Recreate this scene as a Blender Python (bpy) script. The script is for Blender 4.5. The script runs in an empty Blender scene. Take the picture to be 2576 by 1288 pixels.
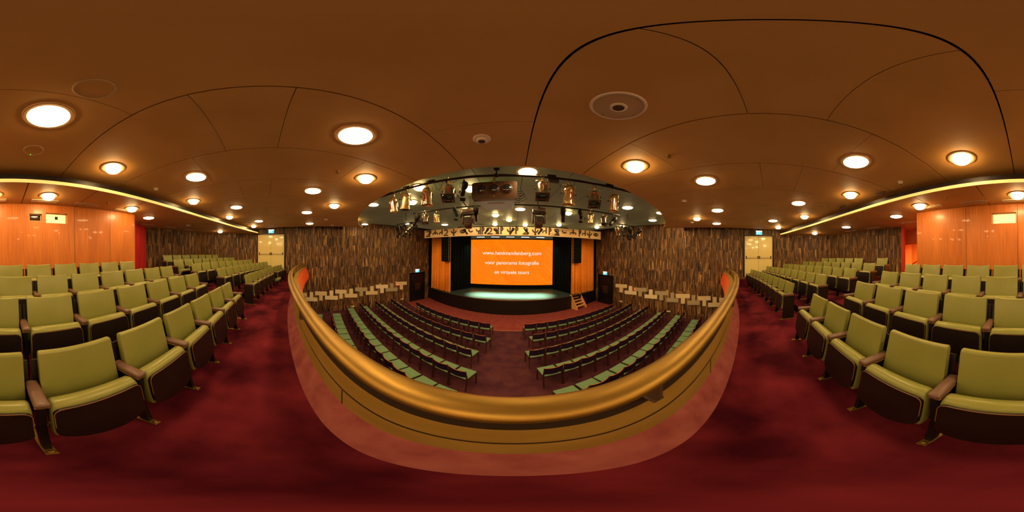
import bpy, bmesh, math, random
from mathutils import Vector, Matrix
R = math.radians
random.seed(7)
C = bpy.context.scene.collection
sc = bpy.context.scene

# ---------------------------------------------------------------- camera, world, exposure
CX, YAW, ROLL = 0.45, R(1.85), R(0.65)
cam = bpy.data.cameras.new('camera'); cam.type = 'PANO'
cam.panorama_type = 'EQUIRECTANGULAR'
cam.clip_start = 0.01
co = bpy.data.objects.new('camera', cam); C.objects.link(co)
_f = Vector((-math.sin(YAW), math.cos(YAW), 0)); _r = Vector((math.cos(YAW), math.sin(YAW), 0)); _u = Vector((0, 0, 1))
_rr = _r*math.cos(ROLL)+_u*math.sin(ROLL); _uu = _u*math.cos(ROLL)-_r*math.sin(ROLL)
co.matrix_world = Matrix(((_rr.x, _uu.x, -_f.x, CX), (_rr.y, _uu.y, -_f.y, 0), (_rr.z, _uu.z, -_f.z, 0), (0, 0, 0, 1)))
sc.camera = co
sc.view_settings.view_transform = 'Standard'; sc.view_settings.look = 'None'
sc.view_settings.gamma = 1.0; sc.view_settings.use_curve_mapping = False
sc.view_settings.exposure = 0.0
w = bpy.data.worlds.new('world'); sc.world = w; w.use_nodes = True
w.node_tree.nodes['Background'].inputs[0].default_value = (1, .60, .26, 1)
w.node_tree.nodes['Background'].inputs[1].default_value = 0.0
w.light_settings.ao_factor = 0.068; w.light_settings.distance = 2.5
sc.cycles.use_fast_gi = True; sc.cycles.fast_gi_method = 'ADD'
sc.render.engine = 'CYCLES'
sc.cycles.use_denoising = True
sc.cycles.max_bounces = 6; sc.cycles.diffuse_bounces = 4; sc.cycles.glossy_bounces = 3
sc.cycles.sample_clamp_indirect = 4.0
LAMP = 58.0                                   # strength of the ceiling lamps
WARM = (1.0, 0.665, 0.28)
# cool work lights behind the valance; their pool imitates the screen's stage reflection
def area(name, loc, rot, sx, sy, power, col, spread=180):
    l = bpy.data.lights.new(name, 'AREA'); l.shape = 'RECTANGLE'; l.size = sx; l.size_y = sy
    l.energy = power; l.color = col; l.spread = R(spread)
    o = bpy.data.objects.new(name, l); C.objects.link(o); o.location = loc; o.rotation_euler = rot
    return o
for i, x in enumerate((-1.9, -.95, 0.0, .95, 1.9)):
    area('stage_work_light', (x, 10.25, 1.16), (R(7), 0, 0), .5, .12, 80, (.66, 1.0, .82), 32)
for s in (-1, 1):                            # added warm spots, at unlit cluster lamps, to brighten the orange curtains
    l = bpy.data.lights.new('added_curtain_spot', 'SPOT'); l.energy = 330; l.color = (1, .62, .25); l.spot_size = R(30); l.spot_blend = .8; l.shadow_soft_size = .05
    o = bpy.data.objects.new('added_curtain_spot', l); C.objects.link(o); o.location = (s*3.9, 5.35, 1.0)
    o.rotation_euler = (Vector((s*5.1, 11.0, -.6))-o.location).to_track_quat('-Z', 'Y').to_euler()
area('added_stage_fill', (-3.0, 12.2, 1.0), (R(20), 0, R(20)), .4, .4, 5, (.2, 1.0, .75), 120)  # added green fill lamps beside the screen, no fittings there
area('added_stage_fill', (3.0, 12.2, 1.0), (R(20), 0, R(-20)), .4, .4, 5, (.2, 1.0, .75), 120)

area('added_frieze_wash', (0, 9.15, 1.60), (R(96), 0, 0), 5.6, .08, 16, (1, .75, .42), 150)  # added light strip brightening the frieze, no such lamp hangs there
# ---------------------------------------------------------------- materials
def mat(name, col, rough=.6, metal=0.0, coat=0.0, emit=None, estr=0.0, spec=.5):
    m = bpy.data.materials.new(name); m.use_nodes = True
    b = m.node_tree.nodes['Principled BSDF']
    b.inputs['Base Color'].default_value = (*col, 1)
    b.inputs['Roughness'].default_value = rough; b.inputs['Metallic'].default_value = metal
    b.inputs['Specular IOR Level'].default_value = spec
    b.inputs['Coat Weight'].default_value = coat
    if emit:
        b.inputs['Emission Color'].default_value = (*emit, 1); b.inputs['Emission Strength'].default_value = estr
    return m
class NT:
    def __init__(s, m): s.t = m.node_tree; s.n = s.t.nodes; s.b = s.n['Principled BSDF']
    def new(s, k, **kw):
        n = s.n.new(k)
        for a, v in kw.items(): setattr(n, a, v)
        return n
    def link(s, a, b): s.t.links.new(a, b)
    def math(s, op, a, b=None):
        n = s.new('ShaderNodeMath', operation=op)
        for i, v in enumerate((a, b)):
            if v is None: continue
            if hasattr(v, 'is_linked'): s.link(v, n.inputs[i])
            else: n.inputs[i].default_value = v
        return n.outputs[0]
    def ramp(s, fac, stops):
        n = s.new('ShaderNodeValToRGB'); r = n.color_ramp
        while len(r.elements) < len(stops): r.elements.new(.5)
        for e, (p, c) in zip(r.elements, stops): e.position = p; e.color = (*c, 1)
        s.link(fac, n.inputs[0]); return n.outputs[0]
    def noise(s, vec, scale, detail=3, rough=.5):
        n = s.new('ShaderNodeTexNoise'); n.inputs['Scale'].default_value = scale
        n.inputs['Detail'].default_value = detail; n.inputs['Roughness'].default_value = rough
        if vec is not None: s.link(vec, n.inputs['Vector'])
        return n.outputs[0]
    def mapping(s, src='Object', scale=(1, 1, 1)):
        t = s.new('ShaderNodeTexCoord'); m = s.new('ShaderNodeMapping'); m.inputs['Scale'].default_value = scale
        s.link(t.outputs[src], m.inputs['Vector']); return m.outputs[0]
    def bump(s, h, strength, dist=.01):
        b = s.new('ShaderNodeBump'); b.inputs['Strength'].default_value = strength; b.inputs['Distance'].default_value = dist
        s.link(h, b.inputs['Height']); s.link(b.outputs[0], s.b.inputs['Normal'])
def mottled(name, c1, c2, scale, rough=.9, bump=0.0, src='Object', st=(1, 1, 1), lo=.35, hi=.65, spec=.3, metal=0, detail=4, coat=0):
    m = mat(name, c1, rough, metal, coat, spec=spec); t = NT(m)
    v = t.mapping(src, st); n = t.noise(v, scale, detail)
    t.link(t.ramp(n, [(lo, c1), (hi, c2)]), t.b.inputs['Base Color'])
    if bump: t.bump(n, bump)
    return m
def wallpaper():
    # rough vertical strips laid in courses whose ends never line up
    m = mat('bark_strip_wallcovering', (.1, .05, .02), .55, spec=.4); t = NT(m)
    tc = t.new('ShaderNodeTexCoord'); sep = t.new('ShaderNodeSeparateXYZ'); t.link(tc.outputs['UV'], sep.inputs[0])
    u, v = sep.outputs[0], sep.outputs[1]
    wob = t.new('ShaderNodeTexWhiteNoise', noise_dimensions='1D'); t.link(t.math('FLOOR', t.math('MULTIPLY', u, 6.5)), wob.inputs['W'])
    row = t.math('FLOOR', t.math('ADD', t.math('DIVIDE', v, .62), t.math('MULTIPLY', wob.outputs[0], .55)))
    cb = t.new('ShaderNodeCombineXYZ'); t.link(t.math('MULTIPLY', u, 46.0), cb.inputs[0]); t.link(t.math('MULTIPLY', v, 1.1), cb.inputs[1])
    t.link(t.math('MULTIPLY', row, 5.37), cb.inputs[2])
    n = t.noise(cb.outputs[0], 1.0, 3, .65)
    cb2 = t.new('ShaderNodeCombineXYZ'); t.link(t.math('MULTIPLY', u, 9.0), cb2.inputs[0]); t.link(t.math('MULTIPLY', v, .7), cb2.inputs[1]); t.link(t.math('MULTIPLY', row, 3.1), cb2.inputs[2])
    n2 = t.noise(cb2.outputs[0], 1.0, 1)
    f = t.math('ADD', t.math('MULTIPLY', n, .7), t.math('MULTIPLY', n2, .3))
    c = t.ramp(f, [(.37, (.010, .005, .003)), (.45, (.05, .022, .009)), (.52, (.15, .070, .026)), (.58, (.30, .15, .05)), (.66, (.95, .6, .22))])
    t.link(c, t.b.inputs['Base Color']); t.bump(f, .8, .02)
    return m
def veneer():
    m = mat('orange_wood_veneer', (.4, .15, .05), .38, coat=.12, spec=.5); t = NT(m)
    v = t.mapping('UV', (55, 1.2, 1)); n = t.noise(v, 1.0, 4, .6)
    v2 = t.mapping('UV', (3, .5, 1)); n2 = t.noise(v2, 1.0, 2)
    f = t.math('ADD', t.math('MULTIPLY', n, .6), t.math('MULTIPLY', n2, .4))
    t.link(t.ramp(f, [(.35, (.48, .125, .022)), (.65, (.78, .25, .045))]), t.b.inputs['Base Color'])
    return m
M = {}
M['wallpaper'] = wallpaper(); M['veneer'] = veneer()
M['ceiling'] = mottled('brown_ceiling_panel', (.46, .222, .054), (.54, .265, .07), 1.4, .62, 0, lo=.3, hi=.7)
M['ceiling_front'] = mottled('cyan_spill_ceiling_panel', (.25, .30, .18), (.29, .34, .21), 1.0, .5, 0)  # cyan spill from the stage is put into the panel colour
M['void'] = mat('dark_ceiling_void', (.02, .012, .006), .9)
M['carpet'] = mottled('dark_red_carpet', (.045, .002, .008), (.19, .018, .030), 1.8, .95, .25, lo=.35, hi=.7, detail=12, spec=.1)
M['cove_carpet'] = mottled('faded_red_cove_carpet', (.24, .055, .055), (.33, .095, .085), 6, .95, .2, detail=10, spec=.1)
M['hall_carpet'] = mottled('aubergine_hall_carpet', (.075, .022, .034), (.125, .038, .045), 3.0, .95, .2, detail=10, spec=.1)
M['stage_carpet'] = mottled('brick_red_carpet', (.27, .050, .040), (.33, .070, .055), 4, .95, .15, detail=8, spec=.1)
M['brass'] = mottled('brushed_brass', (.30, .18, .036), (.40, .245, .06), 2.0, .43, 0, st=(1, 6, 6), metal=.85)
M['board'] = mottled('gold_lacquered_board', (.30, .185, .035), (.36, .225, .05), 1.5, .42, 0, st=(1, 1, 4))
M['groove'] = mat('dark_groove', (.02, .01, .004), .8)
M['red_face'] = mat('orange_red_painted_panel', (.95, .070, .014), .5)
M['batten'] = mat('ochre_batten', (.8, .36, .10), .5)
M['leather'] = mottled('olive_green_vinyl', (.24, .242, .055), (.275, .275, .068), 3.0, .31, 0, spec=.5)
M['shell'] = mottled('dark_brown_board', (.008, .004, .0035), (.013, .0065, .005), 5, .42, 0, st=(1, 1, .3), spec=.4)
M['arm'] = mat('taupe_vinyl', (.15, .082, .055), .36)
M['piping'] = mat('ochre_piping', (.22, .10, .03), .45)
M['chrome'] = mat('polished_aluminium', (.86, .72, .48), .16, 1.0)
M['black_metal'] = mat('black_metal', (.012, .010, .009), .42, .3)
M['black'] = mat('matt_black_cloth', (.0045, .0055, .005), .95, spec=.1)
M['stage_top'] = mat('dark_stage_floor', (.045, .075, .055), .38, spec=.25)
M['stage_front'] = mat('black_stage_skirt', (.006, .0045, .004), .5)
M['drape'] = mottled('orange_velour', (.85, .27, .02), (.92, .33, .03), 8, .7, 0)
M['red_cloth'] = mat('crimson_velour', (.42, .004, .006), .75)
M['glow'] = mat('lit_lamp_diffuser', (1, .9, .7), .5, emit=WARM, estr=LAMP)
M['lamp_ring'] = mat('bronze_lamp_ring', (.32, .18, .08), .4, .3)
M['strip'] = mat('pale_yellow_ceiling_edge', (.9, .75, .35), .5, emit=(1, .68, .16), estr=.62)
M['door_cream'] = mat('glossy_cream_door', (.92, .76, .30), .12, spec=.6, coat=.3)
M['door_black'] = mat('black_door', (.007, .006, .006), .35)
M['white'] = mat('off_white_plastic', (.6, .46, .30), .5)
M['sign_cyan'] = mat('lit_cyan_sign', (.1, .6, .7), .5, emit=(.03, .62, .80), estr=.9)
M['sign_white'] = mat('lit_white_sign', (.9, .9, .8), .5, emit=(.9, 1, .85), estr=1.0)
M['cream'] = mat('cream_panel', (.85, .66, .34), .6)
M['cream_pale'] = mat('pale_cream_panel', (.95, .78, .46), .6)
M['cream_grey'] = mat('grey_beige_panel', (.50, .40, .22), .6)
M['seat_green'] = mottled('sea_green_fabric', (.17, .29, .14), (.20, .33, .17), 30, .9, .1, spec=.2)
M['navy'] = mat('aubergine_fabric', (.028, .012, .04), .9, spec=.2)
M['teak'] = mat('dark_teak', (.075, .024, .012), .45)
M['teak_edge'] = mat('orange_teak_edge', (.62, .17, .03), .4)
M['pine'] = mat('orange_pine', (.95, .48, .12), .5)
M['corridor'] = mat('orange_corridor_paint', (.92, .33, .09), .6)
M['jamb'] = mat('red_painted_jamb', (.62, .04, .015), .5)
M['frieze'] = mat('sand_frieze_board', (.92, .62, .28), .6)
M['glyph'] = mat('dark_bronze_relief', (.07, .035, .02), .6)
M['projector'] = mat('brown_projector_case', (.05, .020, .009), .4)
M['projector_base'] = mat('pale_grey_cyan_light_base', (.42, .62, .52), .45)  # green tint puts cyan light on the projector underside into the colour
M['lens'] = mat('dark_lens_glass', (.015, .015, .02), .06, .2, 1.0)
M['grille'] = mat('bronze_grille', (.5, .32, .15), .55, .2)
M['red_led'] = mat('red_led', (1, .05, .02), .4, emit=(1, .05, .02), estr=4)
M['green_led'] = mat('green_led', (.1, 1, .05), .4, emit=(.2, 1, .05), estr=3)
M['booth_pane'] = mat('lit_booth_window', (.9, .75, .4), .3, emit=(1, .72, .25), estr=1.3)
M['glass_dark'] = mat('door_glass', (.05, .022, .01), .08, spec=.8)
M['cool_lamp'] = mat('cool_white_tube', (.9, 1, .95), .4, emit=(.75, 1, .92), estr=4)
M['red_gel'] = mat('red_cable', (.35, .02, .012), .4)
def screen_mat():
    m = mat('orange_projection', (0, 0, 0), .8); t = NT(m)
    v = t.mapping('Object', (1, 1, 1)); mp = v.node; mp.vector_type = 'TEXTURE'; mp.inputs['Rotation'].default_value = (0, R(50), 0); mp.inputs['Scale'].default_value = (2.5, 1, .16)
    n = t.noise(v, 1.2, 5, .6)
    c = t.ramp(n, [(.3, (1, .16, .001)), (.5, (1, .205, .002)), (.7, (1, .26, .004))])
    t.link(c, t.b.inputs['Emission Color']); t.b.inputs['Emission Strength'].default_value = 1.0
    return m
M['screen'] = screen_mat()
M['text'] = mat('white_projected_letters', (0, 0, 0), .8, emit=(1, .93, .85), estr=1.0)

# ---------------------------------------------------------------- mesh helpers
def T(x=0, y=0, z=0, rx=0, ry=0, rz=0):
    return Matrix.Translation((x, y, z)) @ Matrix.Rotation(rz, 4, 'Z') @ Matrix.Rotation(ry, 4, 'Y') @ Matrix.Rotation(rx, 4, 'X')
class B:
    """collects shapes of ONE part"""
    def __init__(s): s.bm = bmesh.new(); s.uv = s.bm.loops.layers.uv.new('UVMap')
    def box(s, x0, x1, y0, y1, z0, z1, bev=0.0, seg=2, m=None):
        r = bmesh.ops.create_cube(s.bm, size=1)['verts']
        bmesh.ops.scale(s.bm, vec=(x1-x0, y1-y0, z1-z0), verts=r)
        bmesh.ops.translate(s.bm, vec=((x0+x1)/2, (y0+y1)/2, (z0+z1)/2), verts=r)
        if bev:
            es = list({e for v in r for e in v.link_edges})
            res = bmesh.ops.bevel(s.bm, geom=es, offset=bev, segments=seg, profile=.5, affect='EDGES')
            r = list({v for f in res['faces'] for v in f.verts} | {v for v in r if v.is_valid})
        if m is not None: bmesh.ops.transform(s.bm, matrix=m, verts=r)
        return s
    def loft(s, rings, caps=True, closed=True, uv=None):
        vs = [[s.bm.verts.new(p) for p in r] for r in rings]; n = len(rings[0])
        for i in range(len(vs)-1):
            for j in range(n if closed else n-1):
                k = (j+1) % n
                f = s.bm.faces.new((vs[i][j], vs[i+1][j], vs[i+1][k], vs[i][k]))
                if uv:
                    for l, q in zip(f.loops, ((i, j), (i+1, j), (i+1, j+1), (i, j+1))): l[s.uv].uv = uv(*q)
        if caps and closed:
            s.bm.faces.new(vs[0]); s.bm.faces.new(list(reversed(vs[-1])))
        return s
    def tube(s, path, r, n=8, caps=True):
        P = [Vector(p) for p in path]; rings = []; up = None
        for i, p in enumerate(P):
            d = (P[min(i+1, len(P)-1)]-P[max(i-1, 0)]).normalized()
            if up is None: up = Vector((0, 0, 1)) if abs(d.z) < .9 else Vector((1, 0, 0))
            a = d.cross(up).normalized(); up = a.cross(d).normalized()
            rr = r[i] if isinstance(r, (list, tuple)) else r
            rings.append([p+a*rr*math.cos(2*math.pi*k/n)+up*rr*math.sin(2*math.pi*k/n) for k in range(n)])
        return s.loft(rings, caps)
    def lathe(s, prof, n=24, m=None, caps=True):
        rings = [[Vector((r*math.cos(2*math.pi*k/n), r*math.sin(2*math.pi*k/n), z)) for k in range(n)] for r, z in prof]
        if m is not None: rings = [[m @ p for p in r] for r in rings]
        return s.loft(rings, caps)
    def prism(s, poly, f0, f1):
        a = [s.bm.verts.new(f0(*p)) for p in poly]; b = [s.bm.verts.new(f1(*p)) for p in poly]; n = len(poly)
        s.bm.faces.new(a); s.bm.faces.new(list(reversed(b)))
        for i in range(n): s.bm.faces.new((a[i], b[i], b[(i+1) % n], a[(i+1) % n]))
        return s
    def mesh(s, name, material, smooth=False):
        bmesh.ops.recalc_face_normals(s.bm, faces=s.bm.faces)
        me = bpy.data.meshes.new(name); s.bm.to_mesh(me); s.bm.free()
        me.materials.append(M[material] if isinstance(material, str) else material)
        if smooth:
            me.polygons.foreach_set('use_smooth', [True]*len(me.polygons))
            me.set_sharp_from_angle(angle=R(40))
        return me
    def obj(s, name, material, parent=None, smooth=False, **kw):
        return put(name, s.mesh(name, material, smooth), parent, **kw)
def put(name, me, parent=None, m=None, label=None, cat=None, group=None, kind=None):
    o = bpy.data.objects.new(name, me); C.objects.link(o)
    if parent: o.parent = parent
    if m is not None: o.matrix_local = m
    if label: o['label'] = label
    if cat: o['category'] = cat
    if group: o['group'] = group
    if kind: o['kind'] = kind
    return o
def thing(name, label, cat, m=None, group=None): return put(name, None, None, m, label, cat, group)
KIDS = {}
def dup(root, m, label, group=None):
    r = root.copy(); C.objects.link(r); r.matrix_local = m; r['label'] = label
    if group: r['group'] = group
    for ch in kids(root):
        c = ch.copy(); C.objects.link(c); c.parent = r
        for g in kids(ch):
            d = g.copy(); C.objects.link(d); d.parent = c
    return r
def kids(o):
    if o.name not in KIDS: KIDS[o.name] = list(o.children)
    return KIDS[o.name]
ORD = ['', 'first', 'second', 'third', 'fourth', 'fifth', 'sixth', 'seventh', 'eighth', 'ninth', 'tenth', 'eleventh', 'twelfth', 'thirteenth', 'fourteenth', 'fifteenth', 'sixteenth']

# ---------------------------------------------------------------- room outline
F0, FH, ST = -1.5, -3.6, -2.68            # balcony aisle, hall floor, stage top
ZM, ZF, ZR = 1.55, 1.78, 1.29            # ceilings: middle, front, rear
def wx(y): return 9.7-.278*y             # half width of the hall in front of y = 0
def step_y(x): return 2.5+.033*x*x       # where the middle ceiling ends
def band_y(x): return -2.65+.026*(x-.2)**2
def rail_y(x): return .40+.026*x*x
def row_y(r, x):                          # line of the seat backs of row r
    a = abs(x); b = min(a, 4.4)
    y = (-.98+.022*b*b, -1.75+.017*b*b, -2.55+.009*b*b, -3.34+.004*b*b, -4.27+.0*b*b)[r]
    if a > 4.4: y += .25*(a-4.4)+.02*(a-4.4)**2
    return y
def slope(fn, x): return (fn(x+.01)-fn(x-.01))/.02
LEV = [-1.5, -1.32, -1.19, -1.06, -.90]
XS = [i*.5-10 for i in range(41)]

def wall_strip(name, pts, z0, z1, material, thick=.08):
    """a standing wall through the plan points, with its own thickness outwards"""
    b = B(); d = 0; seq = []
    for i, p in enumerate(pts):
        if i: d += math.dist(p, pts[i-1])
        seq.append(d)
    def n(i):
        a = Vector(pts[max(i-1, 0)]); c = Vector(pts[min(i+1, len(pts)-1)]); t = (c-a).normalized(); return Vector((t.y, -t.x))
    rings = []
    for i, p in enumerate(pts):
        o = Vector(p)+n(i)*thick
        rings.append([(p[0], p[1], z0), (p[0], p[1], z1), (o.x, o.y, z1), (o.x, o.y, z0)])
    zz = [z0, z1, z1, z0, z0]
    b.loft(rings, uv=lambda i, j: (seq[i], zz[j]))
    return b.obj(name, material, kind='structure')
# side walls, with the balcony door openings left free
def L(y): return (-wx(y), y)
def Rr(y): return (wx(y), y)
DL, DR = (-.20, 1.38), (.06, 1.56)        # door openings along y
wall_strip('wall_left', [(-6.5, 11.5), L(9), L(6), L(3), L(DL[1])], -3.7, 2.1, 'wallpaper')
wall_strip('wall_left_above_door', [L(DL[1]), L(DL[0])], 1.22, 2.1, 'wallpaper')
wall_strip('wall_left_below_door', [L(DL[1]), L(DL[0])], -3.7, -1.06, 'wallpaper')
wall_strip('wall_left_rear', [L(DL[0]), (-9.8, -.6), (-9.4, -3.45), (-6.8, -4.4), (-5.25, -4.92)], -1.6, 2.1, 'wallpaper')
wall_strip('wall_right_rear', [(5.28, -4.86), (6.85, -4.36), (9.4, -3.3), (9.8, -.6), Rr(DR[0])], -1.6, 2.1, 'wallpaper')
wall_strip('wall_right_above_door', [Rr(DR[0]), Rr(DR[1])], 1.22, 2.1, 'wallpaper')
wall_strip('wall_right_below_door', [Rr(DR[0]), Rr(DR[1])], -3.7, -1.06, 'wallpaper')
wall_strip('wall_right', [Rr(DR[1]), Rr(3), Rr(6), Rr(9), (6.5, 11.5)], -3.7, 2.1, 'wallpaper')
# projection booth wall, gently curved
BX0, BX1 = -3.22, 3.42
def by(x): return -3.9+.027*(x-.15)**2
HOLES = ((-.45, -.14, .86, 1.04), (-1.11, -.55, .81, 1.08), (.75, 1.35, .80, 1.08))
def booth():
    b = B()
    xs = sorted({BX0, BX1, -2.6, -2.0, -1.5, 0.3, 1.8, 2.3, 2.9} | {h[0] for h in HOLES} | {h[1] for h in HOLES}); zs = sorted({-1.2, 1.32, .80, .81, .86, 1.04, 1.08})
    for i in range(len(xs)-1):
        for j in range(len(zs)-1):
            xm, zm = (xs[i]+xs[i+1])/2, (zs[j]+zs[j+1])/2
            if any(h[0] < xm < h[1] and h[2] < zm < h[3] for h in HOLES): continue
            f = b.bm.faces.new([b.bm.verts.new((x, by(x), z)) for x, z in ((xs[i], zs[j]), (xs[i+1], zs[j]), (xs[i+1], zs[j+1]), (xs[i], zs[j+1]))])
            for l in f.loops: l[b.uv].uv = (l.vert.co.x, l.vert.co.z)
    bmesh.ops.remove_doubles(b.bm, verts=b.bm.verts, dist=1e-4)
    for h in HOLES:                      # reveals
        for (xa, za, xb, zb) in ((h[0], h[2], h[1], h[2]), (h[1], h[2], h[1], h[3]), (h[1], h[3], h[0], h[3]), (h[0], h[3], h[0], h[2])):
            b.bm.faces.new([b.bm.verts.new(p) for p in ((xa, by(xa), za), (xb, by(xb), zb), (xb, by(xb)-.14, zb), (xa, by(xa)-.14, za))])
    for xe in (BX0, BX1):                # returns towards the corridors
        f = b.bm.faces.new([b.bm.verts.new(p) for p in ((xe, by(xe), -1.2), (xe, by(xe), 1.32), (xe*.97, -7.2, 1.32), (xe*.97, -7.2, -1.2))])
        for l in f.loops: l[b.uv].uv = (l.vert.co.y, l.vert.co.z)
    return b.obj('wall_back', 'veneer', kind='structure')
booth()
for i, x in enumerate((-2.35, -1.3, 2.0, .72)):
    b = B().box(x-.004, x+.004, by(x)-.001, by(x)+.003, -1.0, 1.29); b.obj('trim_%d' % (i+10), 'groove', kind='structure')
for i, h in enumerate(HOLES):
    xm = (h[0]+h[1])/2; y = by(xm)
    w_ = put('window_%d' % (i+1), None, kind='structure')
    f = B()
    for a in ((h[0], h[0]+.02, h[2], h[3]), (h[1]-.02, h[1], h[2], h[3]), (h[0], h[1], h[2], h[2]+.02), (h[0], h[1], h[3]-.02, h[3])):
        f.box(a[0], a[1], y-.10, y-.07, a[2], a[3])
    f.obj('window_frame', 'cream', w_)
    B().box(h[0]+.01, h[1]-.01, y-.14, y-.13, h[2]+.01, h[3]-.01).obj('window_pane', 'booth_pane' if i else 'glass_dark', w_)
    if i == 1: # shape of projection gear seen through the pane
        B().box(xm-.06, xm+.02, y-.125, y-.095, h[2]+.12, h[2]+.2, .01).obj('window_silhouette', 'black_metal', w_)

# ---------------------------------------------------------------- ceilings
SC = [1.1*i-.55 for i in range(-8, 10)]
def sx(s, y, c=.07): return c+s*(1-.045*y)
def ceil_panels(name, material, ss, y0f, y1f, z, gap, cuts, th=.03, back=None):
    b = B()
    for i in range(len(ss)-1):
        ycuts = [None]+list(cuts[i % len(cuts)])+[None]
        for c in range(len(ycuts)-1):
            top = []; bot = []
            for s, sg in ((ss[i], 1), (ss[i+1], -1)):
                xa = sx(s, 0)
                ya = y0f(xa) if ycuts[c] is None else ycuts[c]+.0025
                yb = y1f(xa) if ycuts[c+1] is None else ycuts[c+1]-.0025
                if yb <= ya+.01: yb = ya+.01
                bot += [(sx(s, ya)+sg*gap/2, ya, z), (sx(s, yb)+sg*gap/2, yb, z)]
            q = [bot[0], bot[1], bot[3], bot[2]]
            v = [b.bm.verts.new(p) for p in q]+[b.bm.verts.new((p[0], p[1], p[2]+th)) for p in q]
            for f in ((0, 1, 2, 3), (7, 6, 5, 4), (0, 4, 5, 1), (1, 5, 6, 2), (2, 6, 7, 3), (3, 7, 4, 0)): b.bm.faces.new([v[k] for k in f])
    return b.obj(name, material, kind='structure')
ceil_panels('ceiling', 'ceiling', SC, lambda x: band_y(x)-.35, step_y, ZM, .013, [(-.95, 1.43), (-.45, .2)])
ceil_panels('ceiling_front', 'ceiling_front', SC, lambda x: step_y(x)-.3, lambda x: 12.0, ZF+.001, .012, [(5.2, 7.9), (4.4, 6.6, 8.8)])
SR = [1.15*i-.02 for i in range(-9, 10)]
ceil_panels('ceiling_rear', 'ceiling', SR, lambda x: -8.0, lambda x: band_y(x)-.005, ZR, .018, [()])
b = B()   # dark void above the slots, and the upstand between the levels
b.box(-11, 11, -8.5, 12.5, 2.02, 2.06); b.box(-11, 11, -8.2, -3.4, ZR+.05, ZR+.07)
b.obj('ceiling_void', 'void', kind='structure')
b = B(); b.loft([[(x, step_y(x), ZM+.003), (x, step_y(x)+.02, ZM+.003), (x, step_y(x)+.02, ZF+.02), (x, step_y(x), ZF+.02)] for x in XS]); b.obj('trim_1', 'ceiling', kind='structure')
def clampb(x): return max(-9.9, min(9.9, x))
b = B(); b.loft([[(x, band_y(x), ZR-.002), (x, band_y(x)+.012, ZR-.002), (x, band_y(x)+.012, ZR+.062), (x, band_y(x), ZR+.062)] for x in XS[1:-1]]); b.obj('trim_2', 'strip', kind='structure')
b = B(); b.loft([[(x, band_y(x)-.01, ZR+.062), (x, band_y(x)+.012, ZR+.062), (x, band_y(x)+.012, ZR+.16), (x, band_y(x)-.01, ZR+.16)] for x in XS[1:-1]]); b.obj('trim_3', 'shell', kind='structure')

# ---------------------------------------------------------------- floors
def grid_slab(name, material, y0f, y1f, z, zb, xs=XS):
    b = B(); b.loft([[(x, y0f(x), zb), (x, y0f(x), z), (x, y1f(x), z), (x, y1f(x), zb)] for x in xs])
    return b.obj(name, material, kind='structure')
def riser(r): return lambda x: row_y(r, x)-.17
grid_slab('floor', 'carpet', riser(0), lambda x: rail_y(x)+.12, F0, F0-.3)
for r in range(1, 5):
    grid_slab('floor_tier_%s' % ORD[r], 'carpet', riser(r) if r < 4 else (lambda x: -8.2), riser(r-1), LEV[r], F0-.3)
for r in range(0, 4):   # dark step fronts
    b = B(); q = riser(r); b.loft([[(x, q(x)+.001, LEV[r]+.003), (x, q(x)+.008, LEV[r]+.003), (x, q(x)+.008, LEV[r+1]-.012), (x, q(x)+.001, LEV[r+1]-.012)] for x in XS])
    b.obj('trim_%d' % (20+r), 'groove', kind='structure')
for s, (a, c) in ((-1, DL), (1, DR)):    # landings at the balcony doors
    b = B(); b.box(min(s*8.75, s*9.9), max(s*8.75, s*9.9), -.7, 1.9, -1.5, -1.16, .0); b.obj('floor_landing', 'carpet', kind='structure')
B().box(-11, 11, -8, 7.2, FH-.1, FH).obj('floor_hall', 'hall_carpet', kind='structure')
b = B(); b.loft([[(x, 7.25+.045*x*x, FH-.1), (x, 7.25+.045*x*x, FH+.004), (x, 13.5, FH+.004), (x, 13.5, FH-.1)] for x in [i*.5-8 for i in range(33)]]); b.obj('floor_stage_apron', 'stage_carpet', kind='structure')
b = B(); b.loft([[(x, 7.235+.045*x*x, FH), (x, 7.235+.045*x*x, FH+.006), (x, 7.25+.045*x*x, FH+.008), (x, 7.25+.045*x*x, FH)] for x in [i*.5-8 for i in range(33)]]); b.obj('trim_4', 'batten', kind='structure')
b = B(); b.loft([[(x, 7.1, FH-.1), (x, 7.1, FH-.001), (x, 13, FH-.001), (x, 13, FH-.1)] for x in (-8.5, 8.5)]); b.obj('floor_hall_front', 'hall_carpet', kind='structure')
wall_strip('wall_under_balcony', [(-10, -.5), (10, -.5)], -3.6, -1.8, 'shell')

# ---------------------------------------------------------------- balcony parapet and handrail
XP = [i*.375-9.0 for i in range(49)]
def sweep(prof, xs=XP):
    rings = []
    for x in xs:
        th = math.atan(slope(rail_y, x)); n = Vector((-math.sin(th), math.cos(th)))
        rings.append([(x+n.x*d, rail_y(x)+n.y*d, z) for d, z in prof])
    return rings
par = thing('balcony_parapet', 'curved gold boarded balcony parapet with orange red outer face', 'parapet')
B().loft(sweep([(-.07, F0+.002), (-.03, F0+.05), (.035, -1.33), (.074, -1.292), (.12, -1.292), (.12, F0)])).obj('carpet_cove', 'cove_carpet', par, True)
B().loft(sweep([(.074, -1.29), (.074, -1.088), (.10, -1.088), (.10, -1.29)])).obj('lower_board', 'board', par)
B().loft(sweep([(.060, -1.036), (.060, -.852), (.092, -.852), (.092, -1.036)])).obj('upper_board', 'board', par)
B().loft(sweep([(.0735, -1.0885), (.0735, -1.03), (.0935, -1.03), (.0935, -.852), (.0615, -.852), (.0615, -.776), (.11, -.776), (.11, -1.0885)])).obj('groove_shade_liner', 'groove', par)  # dark strips put the shade under rail and upper board into colour
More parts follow.
